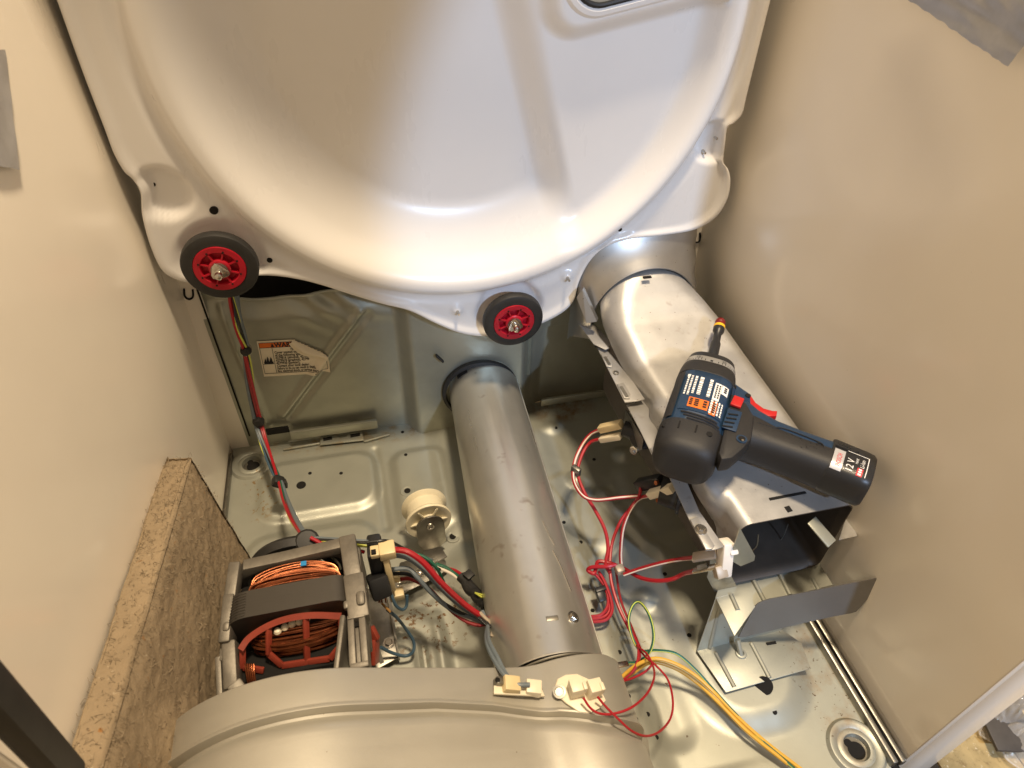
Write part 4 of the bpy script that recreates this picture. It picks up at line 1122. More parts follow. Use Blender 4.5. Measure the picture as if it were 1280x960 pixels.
rib((0.5710, -0.4286, 0.0805), (0.5699, -0.4457, 0.0805)); rib((0.6044, -0.4055, 0.0805), (0.6026, -0.4423, 0.0820)); rib((0.6384, -0.4002, 0.0805), (0.6341, -0.4413, 0.0820)); rib((0.6700, -0.4302, 0.0805), (0.6685, -0.4434, 0.0812))
rib((0.5541, -0.4613, 0.0160), (0.5564, -0.4972, 0.0160)); rib((0.5983, -0.4597, 0.0160), (0.5986, -0.4968, 0.0160))
rib(W0 + Vector((0.016, 0.001, 0.003)), T0 + Vector((0.006, -0.0030, -0.01)), 0.006); rib((0.5782, -0.4566, 0.0300), (0.5802, -0.4674, 0.0165), 0.006)
screw(br, (0.6198, -0.4081, 0.0810), (0.1, -0.3, 1), 0.0032)
MB().bar((0.6147, -0.4625, 0.0162), (0.6264, -0.4632, 0.0162), 0.003, 0.001).build("foot_slot", DARK, br)
MB().lathe([(0.0065, 0), (0.0055, 0.0015), (0.0035, 0.0018), (0.0030, 0.0005)], (0.5810, -0.4663, 0.0158), (0, 0, 1), 20).build("hole_rim", GALV, br)
MB().cyl((0.5916, -0.5024, 0.0100), (0.5897, -0.5036, 0.0138), 0.0095, seg=20).build("pan_opening", DARK, br)

# ================================================================ thermostats on the duct
th1 = thing("cycling_thermostat", "thermostat with metal flange and two cream connectors, farther back on the burner duct", "thermostat", (0.5250, -0.2321, 0.1489))
MB().prism([Vector(q) for q in [(0.5190, -0.2069, 0.1615), (0.5190, -0.2635, 0.1675), (0.5190, -0.2652, 0.1513), (0.5190, -0.2500, 0.1304), (0.5190, -0.2079, 0.1370)]], (0.0012, 0, 0), 0.0003).build("flange_plate", DSTEEL, th1)
MB().cyl((0.5120, -0.2232, 0.1468), (0.5260, -0.2335, 0.1458), 0.0095, 0.0110, 24).build("thermostat_body", BLACKP, th1)
MB().cyl((0.5240, -0.2461, 0.1537), (0.5330, -0.2425, 0.1452), 0.014, 0.0145, 24).build("sensor_cap", BLACKR, th1)
block((0.5220, -0.2086, 0.1513), (0.5240, -0.2345, 0.1817), 0.003, 0.008, GALV, "flange_tab", th1)
screw(th1, (0.5240, -0.2373, 0.1872), (-0.8, -0.3, 0.5), 0.0042)
screw(th1, (0.5160, -0.2525, 0.1368), (-0.8, -0.5, 0.2), 0.0038)
block((0.4900, -0.2047, 0.1312), (0.5090, -0.2228, 0.1541), 0.010, 0.009, CREAM, "wire_connector", th1)
block((0.4900, -0.2119, 0.1196), (0.5070, -0.2305, 0.1412), 0.009, 0.007, WHITEN, "wire_connector", th1)

th2 = thing("limit_thermostat", "black bodied thermostat with one cream connector, midway on the burner duct", "thermostat", (0.5300, -0.3212, 0.1450))
MB().cyl((0.5400, -0.3306, 0.1426), (0.5430, -0.3326, 0.1428), 0.0225, 0.0225, 36).build("flange_ring", BLACKP, th2)
MB().cyl((0.5230, -0.3188, 0.1411), (0.5400, -0.3306, 0.1426), 0.0165, 0.019, 28).build("thermostat_body", BLACKP, th2)
block((0.5130, -0.2862, 0.1128), (0.5290, -0.3079, 0.1436), 0.012, 0.013, BLACKP, "terminal_block", th2)
block((0.5125, -0.2870, 0.1139), (0.5143, -0.2891, 0.1167), 0.009, 0.011, TANPL, "terminal_rim", th2)
block((0.5120, -0.3162, 0.1320), (0.5270, -0.3340, 0.1616), 0.010, 0.009, WHITEN, "wire_connector", th2)
for q in ((0.5200, -0.3134, 0.1482), (0.5200, -0.3256, 0.1315)):
    MB().cyl(Vector(q), Vector(q) + Vector((-0.003, -0.001, 0.001)), 0.0026, seg=12).build("copper_terminal", COPPER, th2)
screw(th2, (0.5350, -0.3216, 0.1626), (-0.8, -0.5, 0.4), 0.0040)

sens = thing("flame_sensor", "white ceramic flame sensor clipped to the side of the duct mouth", "sensor", (0.5450, -0.4257, 0.1534))
MB().bar((0.5450, -0.4186, 0.1770), (0.5430, -0.4343, 0.1411), 0.014, 0.012, up=(1, 0, 0), bevel=0.0018).build("ceramic_body", CERAM, sens)
MB().bar((0.5500, -0.4209, 0.1703), (0.5500, -0.4288, 0.1651), 0.012, 0.009, up=(1, 0, 0), bevel=0.0018).build("ceramic_shoulder", CERAM, sens)
MB().bar((0.5370, -0.4295, 0.1532), (0.5380, -0.4391, 0.1445), 0.010, 0.012, up=(1, 0, 0), bevel=0.0012).build("terminal_mount", TANPL, sens)
MB().bar((0.5200, -0.4105, 0.1431), (0.5370, -0.4206, 0.1599), 0.011, 0.004, bevel=0.0008).build("spade_terminal", TANPL, sens)
MB().bar((0.5180, -0.4199, 0.1328), (0.5340, -0.4304, 0.1528), 0.006, 0.0035, bevel=0.0008).build("spade_terminal", STEEL, sens)
MB().bar((0.5200, -0.4225, 0.1423), (0.5280, -0.4252, 0.1481), 0.004, 0.003).build("terminal_clip", DSTEEL, sens)

# ================================================================ cordless driver
drv = thing("cordless_driver", "navy and black cordless screwdriver with red trigger lying on the burner duct", "power tool", (0.5569, -0.3231, 0.2450))
ZD = 0.247
HA = Vector((0.5008, -0.3745, 0.2470)); HB = Vector((0.5894, -0.2503, 0.2470))
hd = (HB - HA).normalized(); HL = (HB - HA).length
up = Vector((0, 0, 1))
hs = hd.cross(up)                       # towards the handle side
if hs.dot(Vector((1, -0.6, 0))) < 0: hs = -hs
def hp(t, s=0.0, z=0.0):
    return HA + hd * (HL * t) + hs * s + up * z
def hsec(t, a, b, off=0.0, n=3.0, seg=48):
    return se_loop(hp(t, off), hs, up, a, b, n, seg)
MB().loft([hsec(.01, .014, .013), hsec(.018, .0215, .020), hsec(.045, .0275, .0252), hsec(.09, .0305, .0275), hsec(.17, .0317, .0288), hsec(.255, .0319, .0292)], True, True, True).build("rear_cap", GRIP, drv, recalc=True)
MB().loft([hsec(.25, .0306, .0280), hsec(.255, .0312, .0286), hsec(.56, .0312, .0288), hsec(.78, .0302, .0282), hsec(.785, .0296, .0276)], True, True, True).build("motor_housing", NAVY, drv, recalc=True)
MB().loft([hsec(.77, .0306, .0284), hsec(.775, .0312, .0290), hsec(.86, .0306, .0285), hsec(.90, .0298, .0276), hsec(.905, .0290, .0270)], True, True, True).build("rubber_collar", GRIP, drv, recalc=True)
MB().loft([hsec(.895, .0282, .0262), hsec(.90, .0288, .0268), hsec(.965, .0284, .0264), hsec(.97, .0278, .0258)], True, True, True).build("torque_ring", SILVER, drv, recalc=True)
tr_ = COL.objects[-1]
MB().loft([hsec(.965, .0270, .0250), hsec(.975, .0275, .0255), hsec(1.03, .0262, .0242), hsec(1.05, .022, .020), hsec(1.058, .009, .009)], True, True, True).build("nose", BLACKP, drv, recalc=True)
def hcyl(t, ang, off=0.0005, a=.0312, b=.0288, n=3.0):
    """point on the head's skin; ang 0 = top, positive towards the handle"""
    q = R_(90 - ang)
    ct, st = math.cos(q), math.sin(q)
    A, B = a + off, b + off
    return hp(t, A * math.copysign(abs(ct) ** (2 / n), ct), B * math.copysign(abs(st) ** (2 / n), st))
mb = MB()
for k in range(26):
    a = -85 + k * 7
    L = 0.018 if k % 5 else 0.032
    mb.grid(lambda s, t: hcyl(.912 + L * t, a + 1.3 * s, 0.0004, .0284, .0264), 1, 1)
mb.build("ring_ticks", PRINTK, tr_, smooth=False)
mb = MB()
for (s, a0) in (("10", -64), ("15", -27), ("20", 12), ("\u2022", 50)):
    add_text(mb, s, 0.0052, lambda u, v: hcyl(.932 + v / HL, a0 + u * 1900, 0.0006, .0281, .0262), 0, 0)
mb.build("ring_numbers", PRINTK, tr_, smooth=False)
# side rail, label, vents, red slider
MB().grid(lambda s, t: hcyl(.27 + .47 * t, -62 + 26 * s, 0.0014), 6, 6).build("side_rail", GRIP, drv)
MB().grid(lambda s, t: hcyl(.40 + .30 * t, -88 + 9 * s, 0.0022), 4, 4).build("gear_slider", DRED, drv)
MB().grid(lambda s, t: hcyl(.255 + .50 * t, 52 + 24 * s, 0.0012), 6, 6).build("seam_strip", NAVY, drv)
LT0, LT1, LA0, LA1 = .345, .715, -30, 42
MB().grid(lambda s, t: hcyl(LT0 + (LT1 - LT0) * t, LA0 + (LA1 - LA0) * s, 0.0006), 14, 6).build("rating_label", NAVY, drv)
rl_ = COL.objects[-1]
def lb(u, v, off=0.0010):               # label coordinates, u across the head 0..1, v along the head 0..1 from the front
    return hcyl(LT1 - (LT1 - LT0) * v, LA0 + (LA1 - LA0) * u, off)
mbw, mbo, mbr, mbk = MB(), MB(), MB(), MB()
add_patch(mbw, lambda u, v: lb(u, v), 0.55, 0.72, 0.10, 0.58)
add_patch(mbw, lambda u, v: lb(u, v), 0.73, 0.97, 0.10, 0.34)
add_patch(mbo, lambda u, v: lb(u, v), 0.24, 0.52, 0.66, 0.92)
add_patch(mbo, lambda u, v: lb(u, v), 0.56, 0.72, 0.62, 0.98)
mbw.build("label_white_box", PRINTW, rl_, smooth=False)
mbo.build("label_orange_box", PRINTO, rl_, smooth=False)
mbw = MB()
rn = random.Random(21)                  # the small print is too fine to read in the photograph: broken rows of ink
for k in range(9):
    v = 0.06 if k < 5 else 0.60
    v1 = (0.62 if k < 2 else 0.56 if k < 5 else 0.95)
    while v < v1:
        w = rn.uniform(0.02, 0.07)
        add_patch(mbw, lambda u, q: lb(u, q, 0.0013), 0.055 + 0.098 * k, 0.055 + 0.098 * k + 0.050, v, min(v1, v + w), 1, 2)
        v += w + 0.016
add_patch(mbw, lambda u, v: lb(u, v, .0013), 0.03, 0.12, 0.03, 0.10)
mbw.build("label_print", PRINTW, rl_, smooth=False)
for (u0, u1, v0, v1, n) in ((0.58, 0.62, 0.15, 0.54, 7), (0.65, 0.69, 0.15, 0.54, 6), (0.80, 0.90, 0.14, 0.30, 3), (0.27, 0.33, 0.69, 0.89, 4), (0.36, 0.41, 0.69, 0.89, 4), (0.44, 0.49, 0.69, 0.89, 3), (0.60, 0.68, 0.66, 0.94, 5)):
    for j in range(n):
        w = (v1 - v0) / n
        add_patch(mbk, lambda u, q: lb(u, q, 0.0015), u0, u1, v0 + w * j, v0 + w * (j + 0.66), 1, 1)
mbk.build("label_dark_print", PRINTK, rl_, smooth=False)
for (t, a0, a1) in ((.268, -8, 44), (.294, -14, 40), (.320, -20, 32)):
    MB().tube([hcyl(t - 0.012 * k / 5, a0 + (a1 - a0) * k / 5, 0.0004) for k in range(6)], 0.0012, 6, 3).build("vent_slit", BLACKP, drv)
for (t, a) in ((.195, -16), (.195, 2)):
    MB().bar(hcyl(t - .035, a, -0.0002), hcyl(t + .03, a, -0.0002), 0.0016, 0.0016).build("vent_slit", DARK, drv)
for (t, a) in ((.19, -48), (.187, 22)):
    q = hcyl(t, a, 0.0)
    MB().cyl(q - up * 0.002, q + up * 0.0007, 0.0032, seg=16).build("screw_recess", DARK, drv)
# handle
GA = Vector((0.5719, -0.3238, 0.2450)); GB = Vector((0.6483, -0.3955, 0.2410))
gd = (GB - GA).normalized(); GL = (GB - GA).length
gs = gd.cross(up)
if gs.dot(hd) < 0: gs = -gs              # towards the nose of the tool (trigger side)
def gp(t, s=0.0, z=0.0):
    return GA + gd * (GL * t) + gs * s + up * z
def gsec(t, a0, a1, b, n=2.8):
    return se_loop(gp(t, (a0 + a1) / 2), gs, up, (a1 - a0) / 2, b, n, 40)
MB().loft([gsec(-.10, -.042, .036, .019), gsec(.02, -.046, .036, .0225), gsec(.12, -.040, .033, .0225), gsec(.26, -.029, .0255, .0202), gsec(.45, -.0255, .0212, .0192), gsec(.70, -.0236, .0210, .0194), gsec(.93, -.0230, .0220, .0202), gsec(1.0, -.0232, .0226, .0207)], True, True, True).build("handle_shell", NAVY, drv, recalc=True)
MB().loft([gsec(.04, -.0475, .010, .0218), gsec(.12, -.0415, .013, .0236), gsec(.20, -.0335, .014, .0228), gsec(.30, -.0292, .0135, .0215), gsec(.50, -.0264, .0085, .0209), gsec(.72, -.0246, .0080, .0210), gsec(.88, -.0242, .0095, .0215), gsec(.99, -.0244, .0110, .0218)], True, True, True).build("grip_overlay", GRIP, drv, recalc=True)
gt = [gp(.30, -.004, .0213), gp(.44, -.002, .0206), gp(.53, .0035, .0200), gp(.80, .0040, .0204), gp(.90, .0005, .0211), gp(.90, -.012, .0202), gp(.80, -.0165, .0185), gp(.52, -.0175, .0178), gp(.34, -.0185, .0195)]
MB().tube(gt + gt[:1], 0.0007, 6, 4).build("grip_groove", BLACKP, drv)
rn = random.Random(11)
mb = MB()
for k in range(40):
    q = gp(rn.uniform(.42, .86), rn.uniform(-.014, .002), 0)
    s_ = (q - GA).dot(gs)
    q = Vector((q.x, q.y, GA.z - (GA.z - GB.z) * .6 + .0203))
    mb.lathe([(0.0008, -0.0006), (0.0005, 0.0005)], q, up, 6, False, True)
mb.build("grip_pimples", GRIP, drv)
# switch, vents and screw on the handle root
MB().bar((0.5746, -0.3289, 0.2725), (0.5847, -0.3179, 0.2725), 0.0105, 0.0030, bevel=0.0008).build("direction_button", DRED, drv)
MB().bar((0.5541, -0.3562, 0.2712), (0.5728, -0.3330, 0.2712), 0.014, 0.0014, bevel=0.0005).build("vent_plate", NAVY, drv)
for k in range(4):
    a, b = Vector((0.5534, -0.3537, 0.2722)), Vector((0.5665, -0.3397, 0.2722))
    p = a + (b - a) * (k / 3.0)
    MB().bar(p - hs * 0.0045, p + hs * 0.0050 + hd * 0.002, 0.0016, 0.0012).build("vent_slit", DARK, drv)
q = Vector((0.5610, -0.3697, 0.2702))
MB().cyl(q - up * .003, q + up * 0.0008, 0.0052, seg=20).build("screw_recess", NAVY, drv)
MB().cyl(q, q + up * 0.0012, 0.0034, seg=16).build("screw_socket", DARK, drv)
MB().cyl(q + Vector((-.001, -.003, .001)), q + Vector((-.001, -.003, .0024)), 0.0012, seg=10).build("screw_glint", STEEL, drv)
for q in ((0.5928, -0.2942, 0.2640), (0.6029, -0.3079, 0.2620)):
    q = Vector(q)
    MB().cyl(q, q + up * 0.0012, 0.0028, seg=14).build("screw_recess", DARK, drv)
# front flank plate that carries the trigger
MB().prism([Vector(p) for p in [(0.5934, -0.2738, 0.2620), (0.6072, -0.3051, 0.2620), (0.5925, -0.3359, 0.2620), (0.5806, -0.3449, 0.2620), (0.5645, -0.3300, 0.2620)]], (0, 0, -0.034), 0.002).build("trigger_guard", NAVY, drv)
tr = [Vector(p) for p in [(0.6109, -0.3001, 0.2520), (0.6146, -0.2983, 0.2520), (0.6142, -0.3095, 0.2520), (0.6183, -0.3190, 0.2520), (0.6256, -0.3242, 0.2520), (0.6306, -0.3253, 0.2520), (0.6255, -0.3326, 0.2520), (0.6164, -0.3307, 0.2520), (0.6085, -0.3219, 0.2520), (0.6045, -0.3137, 0.2520)]]
MB().prism(tr, (0, 0, -0.014), 0.0015).build("trigger", DRED, drv)
MB().prism([Vector(p) for p in [(0.5824, -0.3061, 0.2700), (0.5912, -0.3238, 0.2700), (0.5896, -0.3434, 0.2700), (0.5716, -0.3706, 0.2700), (0.5580, -0.3804, 0.2700), (0.5418, -0.3893, 0.2700), (0.5306, -0.3889, 0.2700), (0.5317, -0.3800, 0.2700), (0.5513, -0.3522, 0.2700)]][::-1], (0, 0, -0.020), 0.004).build("root_overlay", GRIP, drv)
# battery
BA = gp(0.985)
def bsec(d, a0, a1, b, n=3.6):
    return se_loop(GA + gd * (GL * 0.985 + d) + gs * ((a0 + a1) / 2), gs, up, (a1 - a0) / 2, b, n, 44)
MB().loft([bsec(-.001, -.0240, .0240, .0208), bsec(.001, -.0248, .0248, .0216), bsec(.030, -.0248, .0240, .0218), bsec(.037, -.0244, .0232, .0214), bsec(.040, -.0222, .0212, .0195)], True, True, True).build("battery", BLACKP, drv, recalc=True)
bat_ = COL.objects[-1]
def bp(d, s, z=.0222):
    return GA + gd * (GL * 0.985 + d) + gs * s + up * z
def btop(d, s, off=0.0):                 # top face of the battery
    A, B, c0 = 0.0247, 0.0217, 0.0000
    k = min(0.9999, abs((s - c0) / A))
    return bp(d, s, B * (1 - k ** 3.6) ** (1 / 3.6) + 0.0004 + off)
mb = MB(); add_patch(mb, lambda u, v: btop(u, v, .0002), .0015, .0115, -.0212, .0030, 4, 12)
mb.build("logo_plate", mat("logo_silver", (0.55, 0.54, 0.54), 0.35, 0.4), bat_)
mb = MB(); add_text(mb, "BOSCH", 0.0062, lambda u, v: btop(.0092 - v, u, .0005), -.0180, 0, sx=0.78)
mb.build("logo_letters", PRINTR, bat_, smooth=False)
mb = MB()
add_text(mb, "12 V", 0.0095, lambda u, v: btop(.0208 - v, u, .0005), -.0195, 0, sx=0.88)
add_text(mb, "MAX", 0.0034, lambda u, v: btop(.0240 - v, u, .0005), -.0075, 0, sx=1.0)
add_text(mb, "Li-Ion", 0.0056, lambda u, v: btop(.0298 - v, u, .0005), -.0105, 0, sx=0.85)
for (u0, u1, v0, v1) in ((.0130, .0322, .0050, .0056), (.0322, .0329, -.0190, .0056)):
    add_patch(mb, lambda u, v: btop(u, v, .0005), u0, u1, v0, v1)
mb.build("battery_print", PRINTW, bat_, smooth=False)
mb = MB(); add_patch(mb, lambda u, v: btop(u, v, .0004), .0245, .0298, -.0195, -.0115)
mb.build("battery_red_box", PRINTR, bat_, smooth=False)
mb = MB()
for j in range(3):
    add_patch(mb, lambda u, v: btop(u, v, .0007), .0258, .0286, -.0188 + .0024 * j, -.0172 + .0024 * j, 1, 1)
mb.build("battery_red_print", PRINTW, bat_, smooth=False)
MB().tube([btop(.001, .0065, 0), btop(.018, .0065, 0), btop(.021, .0085, 0), btop(.022, .0095, 0)], 0.0010, 6, 3).build("latch_groove", DARK, bat_)
for k in range(5):
    MB().bar(btop(.004 + .0026 * k, .0105, 0), btop(.004 + .0026 * k, .0155, -.0008), 0.0007, 0.0012).build("latch_rib", BLACKP, bat_)
# bit and bit holder
DA = hp(1.05); DB = DA + (Vector((0.6351, -0.1797, 0.2620)) - DA).normalized() * (Vector((0.6351, -0.1797, 0.2620)) - DA).length
dd = DB - DA; DL = dd.length
MB().lathe([(.0036, 0), (.0036, DL * .17)], DA, dd, 6, True, True).build("hex_shank", DRED, drv)
MB().lathe([(.0042, DL * .12), (.0056, DL * .15), (.0058, DL * .17), (.0058, DL * .50), (.0046, DL * .54), (.0044, DL * .70), (.0062, DL * .74), (.0066, DL * .76), (.0066, DL * .82)], DA, dd, 28, True, True).build("bit_holder", BLACKP, drv)
MB().lathe([(.0062, DL * .815), (.0067, DL * .82), (.0067, DL * .865), (.0062, DL * .87)], DA, dd, 28, True, True).build("yellow_band", YELLOW, drv)
MB().lathe([(.0060, DL * .87), (.0062, DL * .90), (.0058, DL * .905), (.0058, DL * .93), (.0061, DL * .935), (.0059, DL * .97), (.0046, DL * .995), (.0020, DL * 1.0)], DA, dd, 28, True, True).build("holder_tip", mat("tip_red", (0.16, 0.010, 0.010), 0.35), drv)

# ================================================================ wiring
def wire(parent, name, pts, r, m, n=8):
    return MB().tube(pts, r, 8, n).build(name, m, parent)
def stripe(parent, pts, r, m, ang):
    ps = spline(pts, 8)
    out = []
    t0 = (ps[1] - ps[0]).normalized()
    u = Vector((math.cos(R_(ang)), 0, math.sin(R_(ang))))
    for i, p in enumerate(ps):
        t = (ps[min(i + 1, len(ps) - 1)] - ps[max(i - 1, 0)]).normalized()
        w = (Vector((-0.25, -0.75, 0.75)))
        w = (w - t * w.dot(t)).normalized()
        w2 = t.cross(w)
        out.append(p + (w * math.cos(R_(ang)) + w2 * math.sin(R_(ang))) * r * 0.62)
    return MB().tube(out, r * 0.5, 6, 0).build("wire_stripe", m, parent)

h1 = thing("left_wire_harness", "bundle of red, grey and striped wires hanging from the left roller to the motor", "wiring", (0.0578, -0.0500, 0.0833))
def off(pts, amp, ph, fr=1.0):
    out = []
    n = len(pts)
    for i, p in enumerate(pts):
        p = Vector(p)
        a = ph + i * fr
        out.append(p + Vector((math.cos(a), math.sin(a) * 0.5, 0.2 * math.sin(a))) * amp)
    return out
HA1 = [(0.0801, -0.0500, 0.3036), (0.0752, -0.0500, 0.2731), (0.0720, -0.0500, 0.2383), (0.0713, -0.0500, 0.2048), (0.0666, -0.0500, 0.1687), (0.0619, -0.0500, 0.1275), (0.0575, -0.0500, 0.0819)]
HA2 = [(0.0575, -0.0500, 0.0819), (0.0619, -0.0750, 0.0642), (0.0724, -0.1150, 0.0627), (0.0841, -0.1550, 0.0698), (0.0978, -0.2050, 0.0889), (0.1160, -0.2600, 0.1225), (0.1360, -0.3120, 0.1623)]
HC = HA1 + HA2[1:]
for k, (nm, m, r, amp, ph) in enumerate((("red_wire", WRED, .0019, .0046, 2.7), ("red_wire", WDRED, .0016, .0030, 1.5), ("grey_wire", WGREY, .0022, .0046, -0.3), ("grey_wire", WGREY, .0020, .0044, -1.6), ("black_wire", WBLACK, .0018, .0020, 3.9), ("green_wire", WGREEN, .0016, .0044, 4.3), ("yellow_wire", WLIME, .0012, .0042, 2.0), ("blue_wire", WBLUE, .0017, .0026, 0.6))):
    pts = off(HC, amp, ph, 0.55 + 0.09 * k)
    w_ = wire(h1, nm, pts, r, m)
    if nm == "green_wire":
        stripe(w_, pts, r, WLIME, 10)
    if k == 1:
        pass
for (p, q) in (((0.0695, -0.0500, 0.2089), (0.0738, -0.0500, 0.1992)), ((0.0561, -0.0520, 0.0888), (0.0616, -0.0520, 0.0767)), ((0.0787, -0.1520, 0.0724), (0.0895, -0.1520, 0.0632))):
    MB().bar(p, q, 0.014, 0.012, bevel=0.003).build("cable_tie", BLACKR, h1)
MB().bar((0.0904, -0.1520, 0.0678), (0.0911, -0.1520, 0.0564), 0.008, 0.006, bevel=0.001).build("tie_head", BLACKR, h1)
MB().tube([(0.0675, -0.0480, 0.2089), (0.0747, -0.0480, 0.2116), (0.0775, -0.0480, 0.2034), (0.0736, -0.0480, 0.1950), (0.0669, -0.0480, 0.1949)], 0.0012, 6).build("tie_tail", DSTEEL, h1)
MB().lathe([(.0095, -.008), (.0125, -.004), (.0125, .002), (.010, .005), (.004, .0055)], (0.1365, -0.3200, 0.1610), (0.1, -.4, .9), 14, True, True).build("harness_clip", BLACKR, h1)
for (nm, m, r, pts) in (
    ("grey_wire", WGREY, .0017, [(0.1387, -0.3180, 0.1644), (0.1537, -0.3226, 0.1650), (0.1776, -0.3333, 0.1700), (0.2042, -0.3384, 0.1650), (0.2225, -0.3311, 0.1400), (0.2587, -0.3152, 0.0800)]),
    ("black_wire", WBLACK, .0016, [(0.1387, -0.3200, 0.1645), (0.1660, -0.3317, 0.1700), (0.1933, -0.3430, 0.1750), (0.2142, -0.3456, 0.1750), (0.2269, -0.3379, 0.1500), (0.2454, -0.3366, 0.1200), (0.2661, -0.3230, 0.0700)]),
    ("yellow_wire", WLIME, .0015, [(0.1400, -0.3200, 0.1627), (0.1595, -0.3299, 0.1680), (0.1810, -0.3383, 0.1680), (0.1976, -0.3418, 0.1650)]),
    ("red_wire", WRED, .0020, [(0.1412, -0.3220, 0.1693), (0.1528, -0.3292, 0.1650), (0.1651, -0.3357, 0.1650), (0.1784, -0.3371, 0.1600), (0.1905, -0.3368, 0.1500)])):
    wire(h1, nm, pts, r, m)

h2 = thing("motor_wire_harness", "thick bundle of red and grey wires from the motor plug to the blower fuse", "wiring", (0.2694, -0.3632, 0.0800))
END = (0.3048, -0.3975, 0.0750)
W2 = [("red_wire", WRED, .0031, [(0.2206, -0.3506, 0.1650), (0.2342, -0.3564, 0.1650), (0.2482, -0.3659, 0.1550), (0.2628, -0.3796, 0.1350), (0.2829, -0.3901, 0.1050), (0.3026, -0.3998, 0.0850)]),
      ("grey_wire", WGREY, .0024, [(0.2181, -0.3499, 0.1550), (0.2318, -0.3525, 0.1500), (0.2447, -0.3601, 0.1400), (0.2576, -0.3724, 0.1250), (0.2792, -0.3854, 0.0950), (0.3018, -0.3998, 0.0820)]),
      ("grey_wire", WGREY, .0024, [(0.2143, -0.3564, 0.1400), (0.2318, -0.3592, 0.1400), (0.2400, -0.3682, 0.1350), (0.2522, -0.3772, 0.1150), (0.2706, -0.3854, 0.0900), (0.3016, -0.4003, 0.0780)]),
      ("black_wire", WBLACK, .0020, [(0.2151, -0.3549, 0.1300), (0.2309, -0.3593, 0.1300), (0.2442, -0.3654, 0.1200), (0.2610, -0.3797, 0.1000), (0.2822, -0.3907, 0.0850), (0.3012, -0.3984, 0.0780)]),
      ("white_wire", WWHITE, .0016, [(0.2382, -0.3542, 0.1100), (0.2514, -0.3664, 0.1050), (0.2668, -0.3827, 0.0900), (0.2897, -0.3960, 0.0800)]),
      ("dark_red_wire", WDRED, .0021, [(0.2218, -0.3506, 0.1100), (0.2333, -0.3562, 0.1150), (0.2491, -0.3670, 0.1100), (0.2611, -0.3768, 0.0950), (0.2778, -0.3906, 0.0800), (0.2931, -0.4001, 0.0760), (0.3040, -0.4011, 0.0750)]),
      ("green_wire", WGREEN, .0017, [(0.2339, -0.3327, 0.1300), (0.2496, -0.3421, 0.1300), (0.2604, -0.3507, 0.1200), (0.2672, -0.3521, 0.0900)]),
      ("green_wire", WGREEN, .0022, [(0.2635, -0.3020, 0.0500), (0.2762, -0.3114, 0.0500), (0.2856, -0.3231, 0.0500), (0.2930, -0.3352, 0.0550)]),
      ("red_wire", WRED, .0022, [(0.2768, -0.3051, 0.0400), (0.2852, -0.3134, 0.0450), (0.2966, -0.3298, 0.0500)]),
      ("white_wire", WWHITE, .0018, [(0.2629, -0.3063, 0.0500), (0.2772, -0.3170, 0.0500), (0.2912, -0.3339, 0.0500)]),
      ("grey_wire", WGREY, .0021, [(0.3018, -0.3913, 0.0850), (0.3034, -0.4090, 0.0900), (0.2981, -0.4432, 0.1250), (0.3009, -0.4696, 0.1420), (0.3045, -0.4869, 0.1455), (0.3109, -0.4996, 0.1498), (0.3226, -0.5020, 0.1478)]),
      ("grey_wire", WGREY, .0021, [(0.3035, -0.4081, 0.0850), (0.2964, -0.4403, 0.1200), (0.2962, -0.4635, 0.1380), (0.3006, -0.4845, 0.1485), (0.3055, -0.4950, 0.1501)])]
for nm, m, r, pts in W2:
    wire(h2, nm, pts, r, m)
rn = random.Random(9)
pts = [Vector(p) for p in ((0.2907, -0.3273, 0.0550), (0.2966, -0.3463, 0.0600), (0.3027, -0.3627, 0.0650), (0.3072, -0.3764, 0.0700))]
for k in range(4):
    MB().tube([p + Vector((rn.uniform(-.003, .003), rn.uniform(-.003, .003), rn.uniform(-.002, .003))) for p in pts], 0.0058, 10, 4).build("black_tape", BLACKR, h2)
MB().bar((0.2943, -0.3291, 0.0650), (0.3001, -0.3377, 0.0650), 0.010, 0.004, bevel=0.001).build("black_tape", BLACKR, h2)
for dx in (0, 4):
    MB().tube([(0.2992, -0.3629, 0.0750), Vector((0.3049, -0.3708, 0.0780)) + Vector((dx * .0006, 0, dx * .0005)), (0.3130, -0.3699, 0.0700)], 0.0010, 6).build("lime_wire", WLIME, h2)
MB().tube([(0.2983, -0.3962, 0.0920), (0.3021, -0.4026, 0.0920), (0.3059, -0.4088, 0.0920), (0.3074, -0.4180, 0.0920), (0.3044, -0.4243, 0.0920)], 0.0020, 8).build("string_tie", TANPL, h2)
MB().tube([(0.2955, -0.4022, 0.0940), (0.3014, -0.4107, 0.0940), (0.3055, -0.4151, 0.0940), (0.3025, -0.4091, 0.0940)], 0.0018, 8).build("string_tie", WBLACK, h2)
lead = thing("motor_lead", "loose dark blue wire looping on the pan right of the motor", "wiring", (0.2214, -0.3684, 0.0300))
wire(lead, "blue_wire", [(0.2046, -0.3709, 0.0900), (0.2126, -0.3708, 0.0700), (0.2204, -0.3732, 0.0450), (0.2262, -0.3808, 0.0300), (0.2238, -0.3894, 0.0240), (0.2147, -0.3910, 0.0220), (0.2018, -0.3884, 0.0300), (0.1916, -0.3872, 0.0450)], .0018, WBLUE)
wire(lead, "blue_wire", [(0.2106, -0.3598, 0.1150), (0.2118, -0.3682, 0.1100), (0.2144, -0.3741, 0.1000), (0.2200, -0.3743, 0.0900), (0.2246, -0.3706, 0.0900), (0.2269, -0.3647, 0.1000)], .0017, WBLUE)

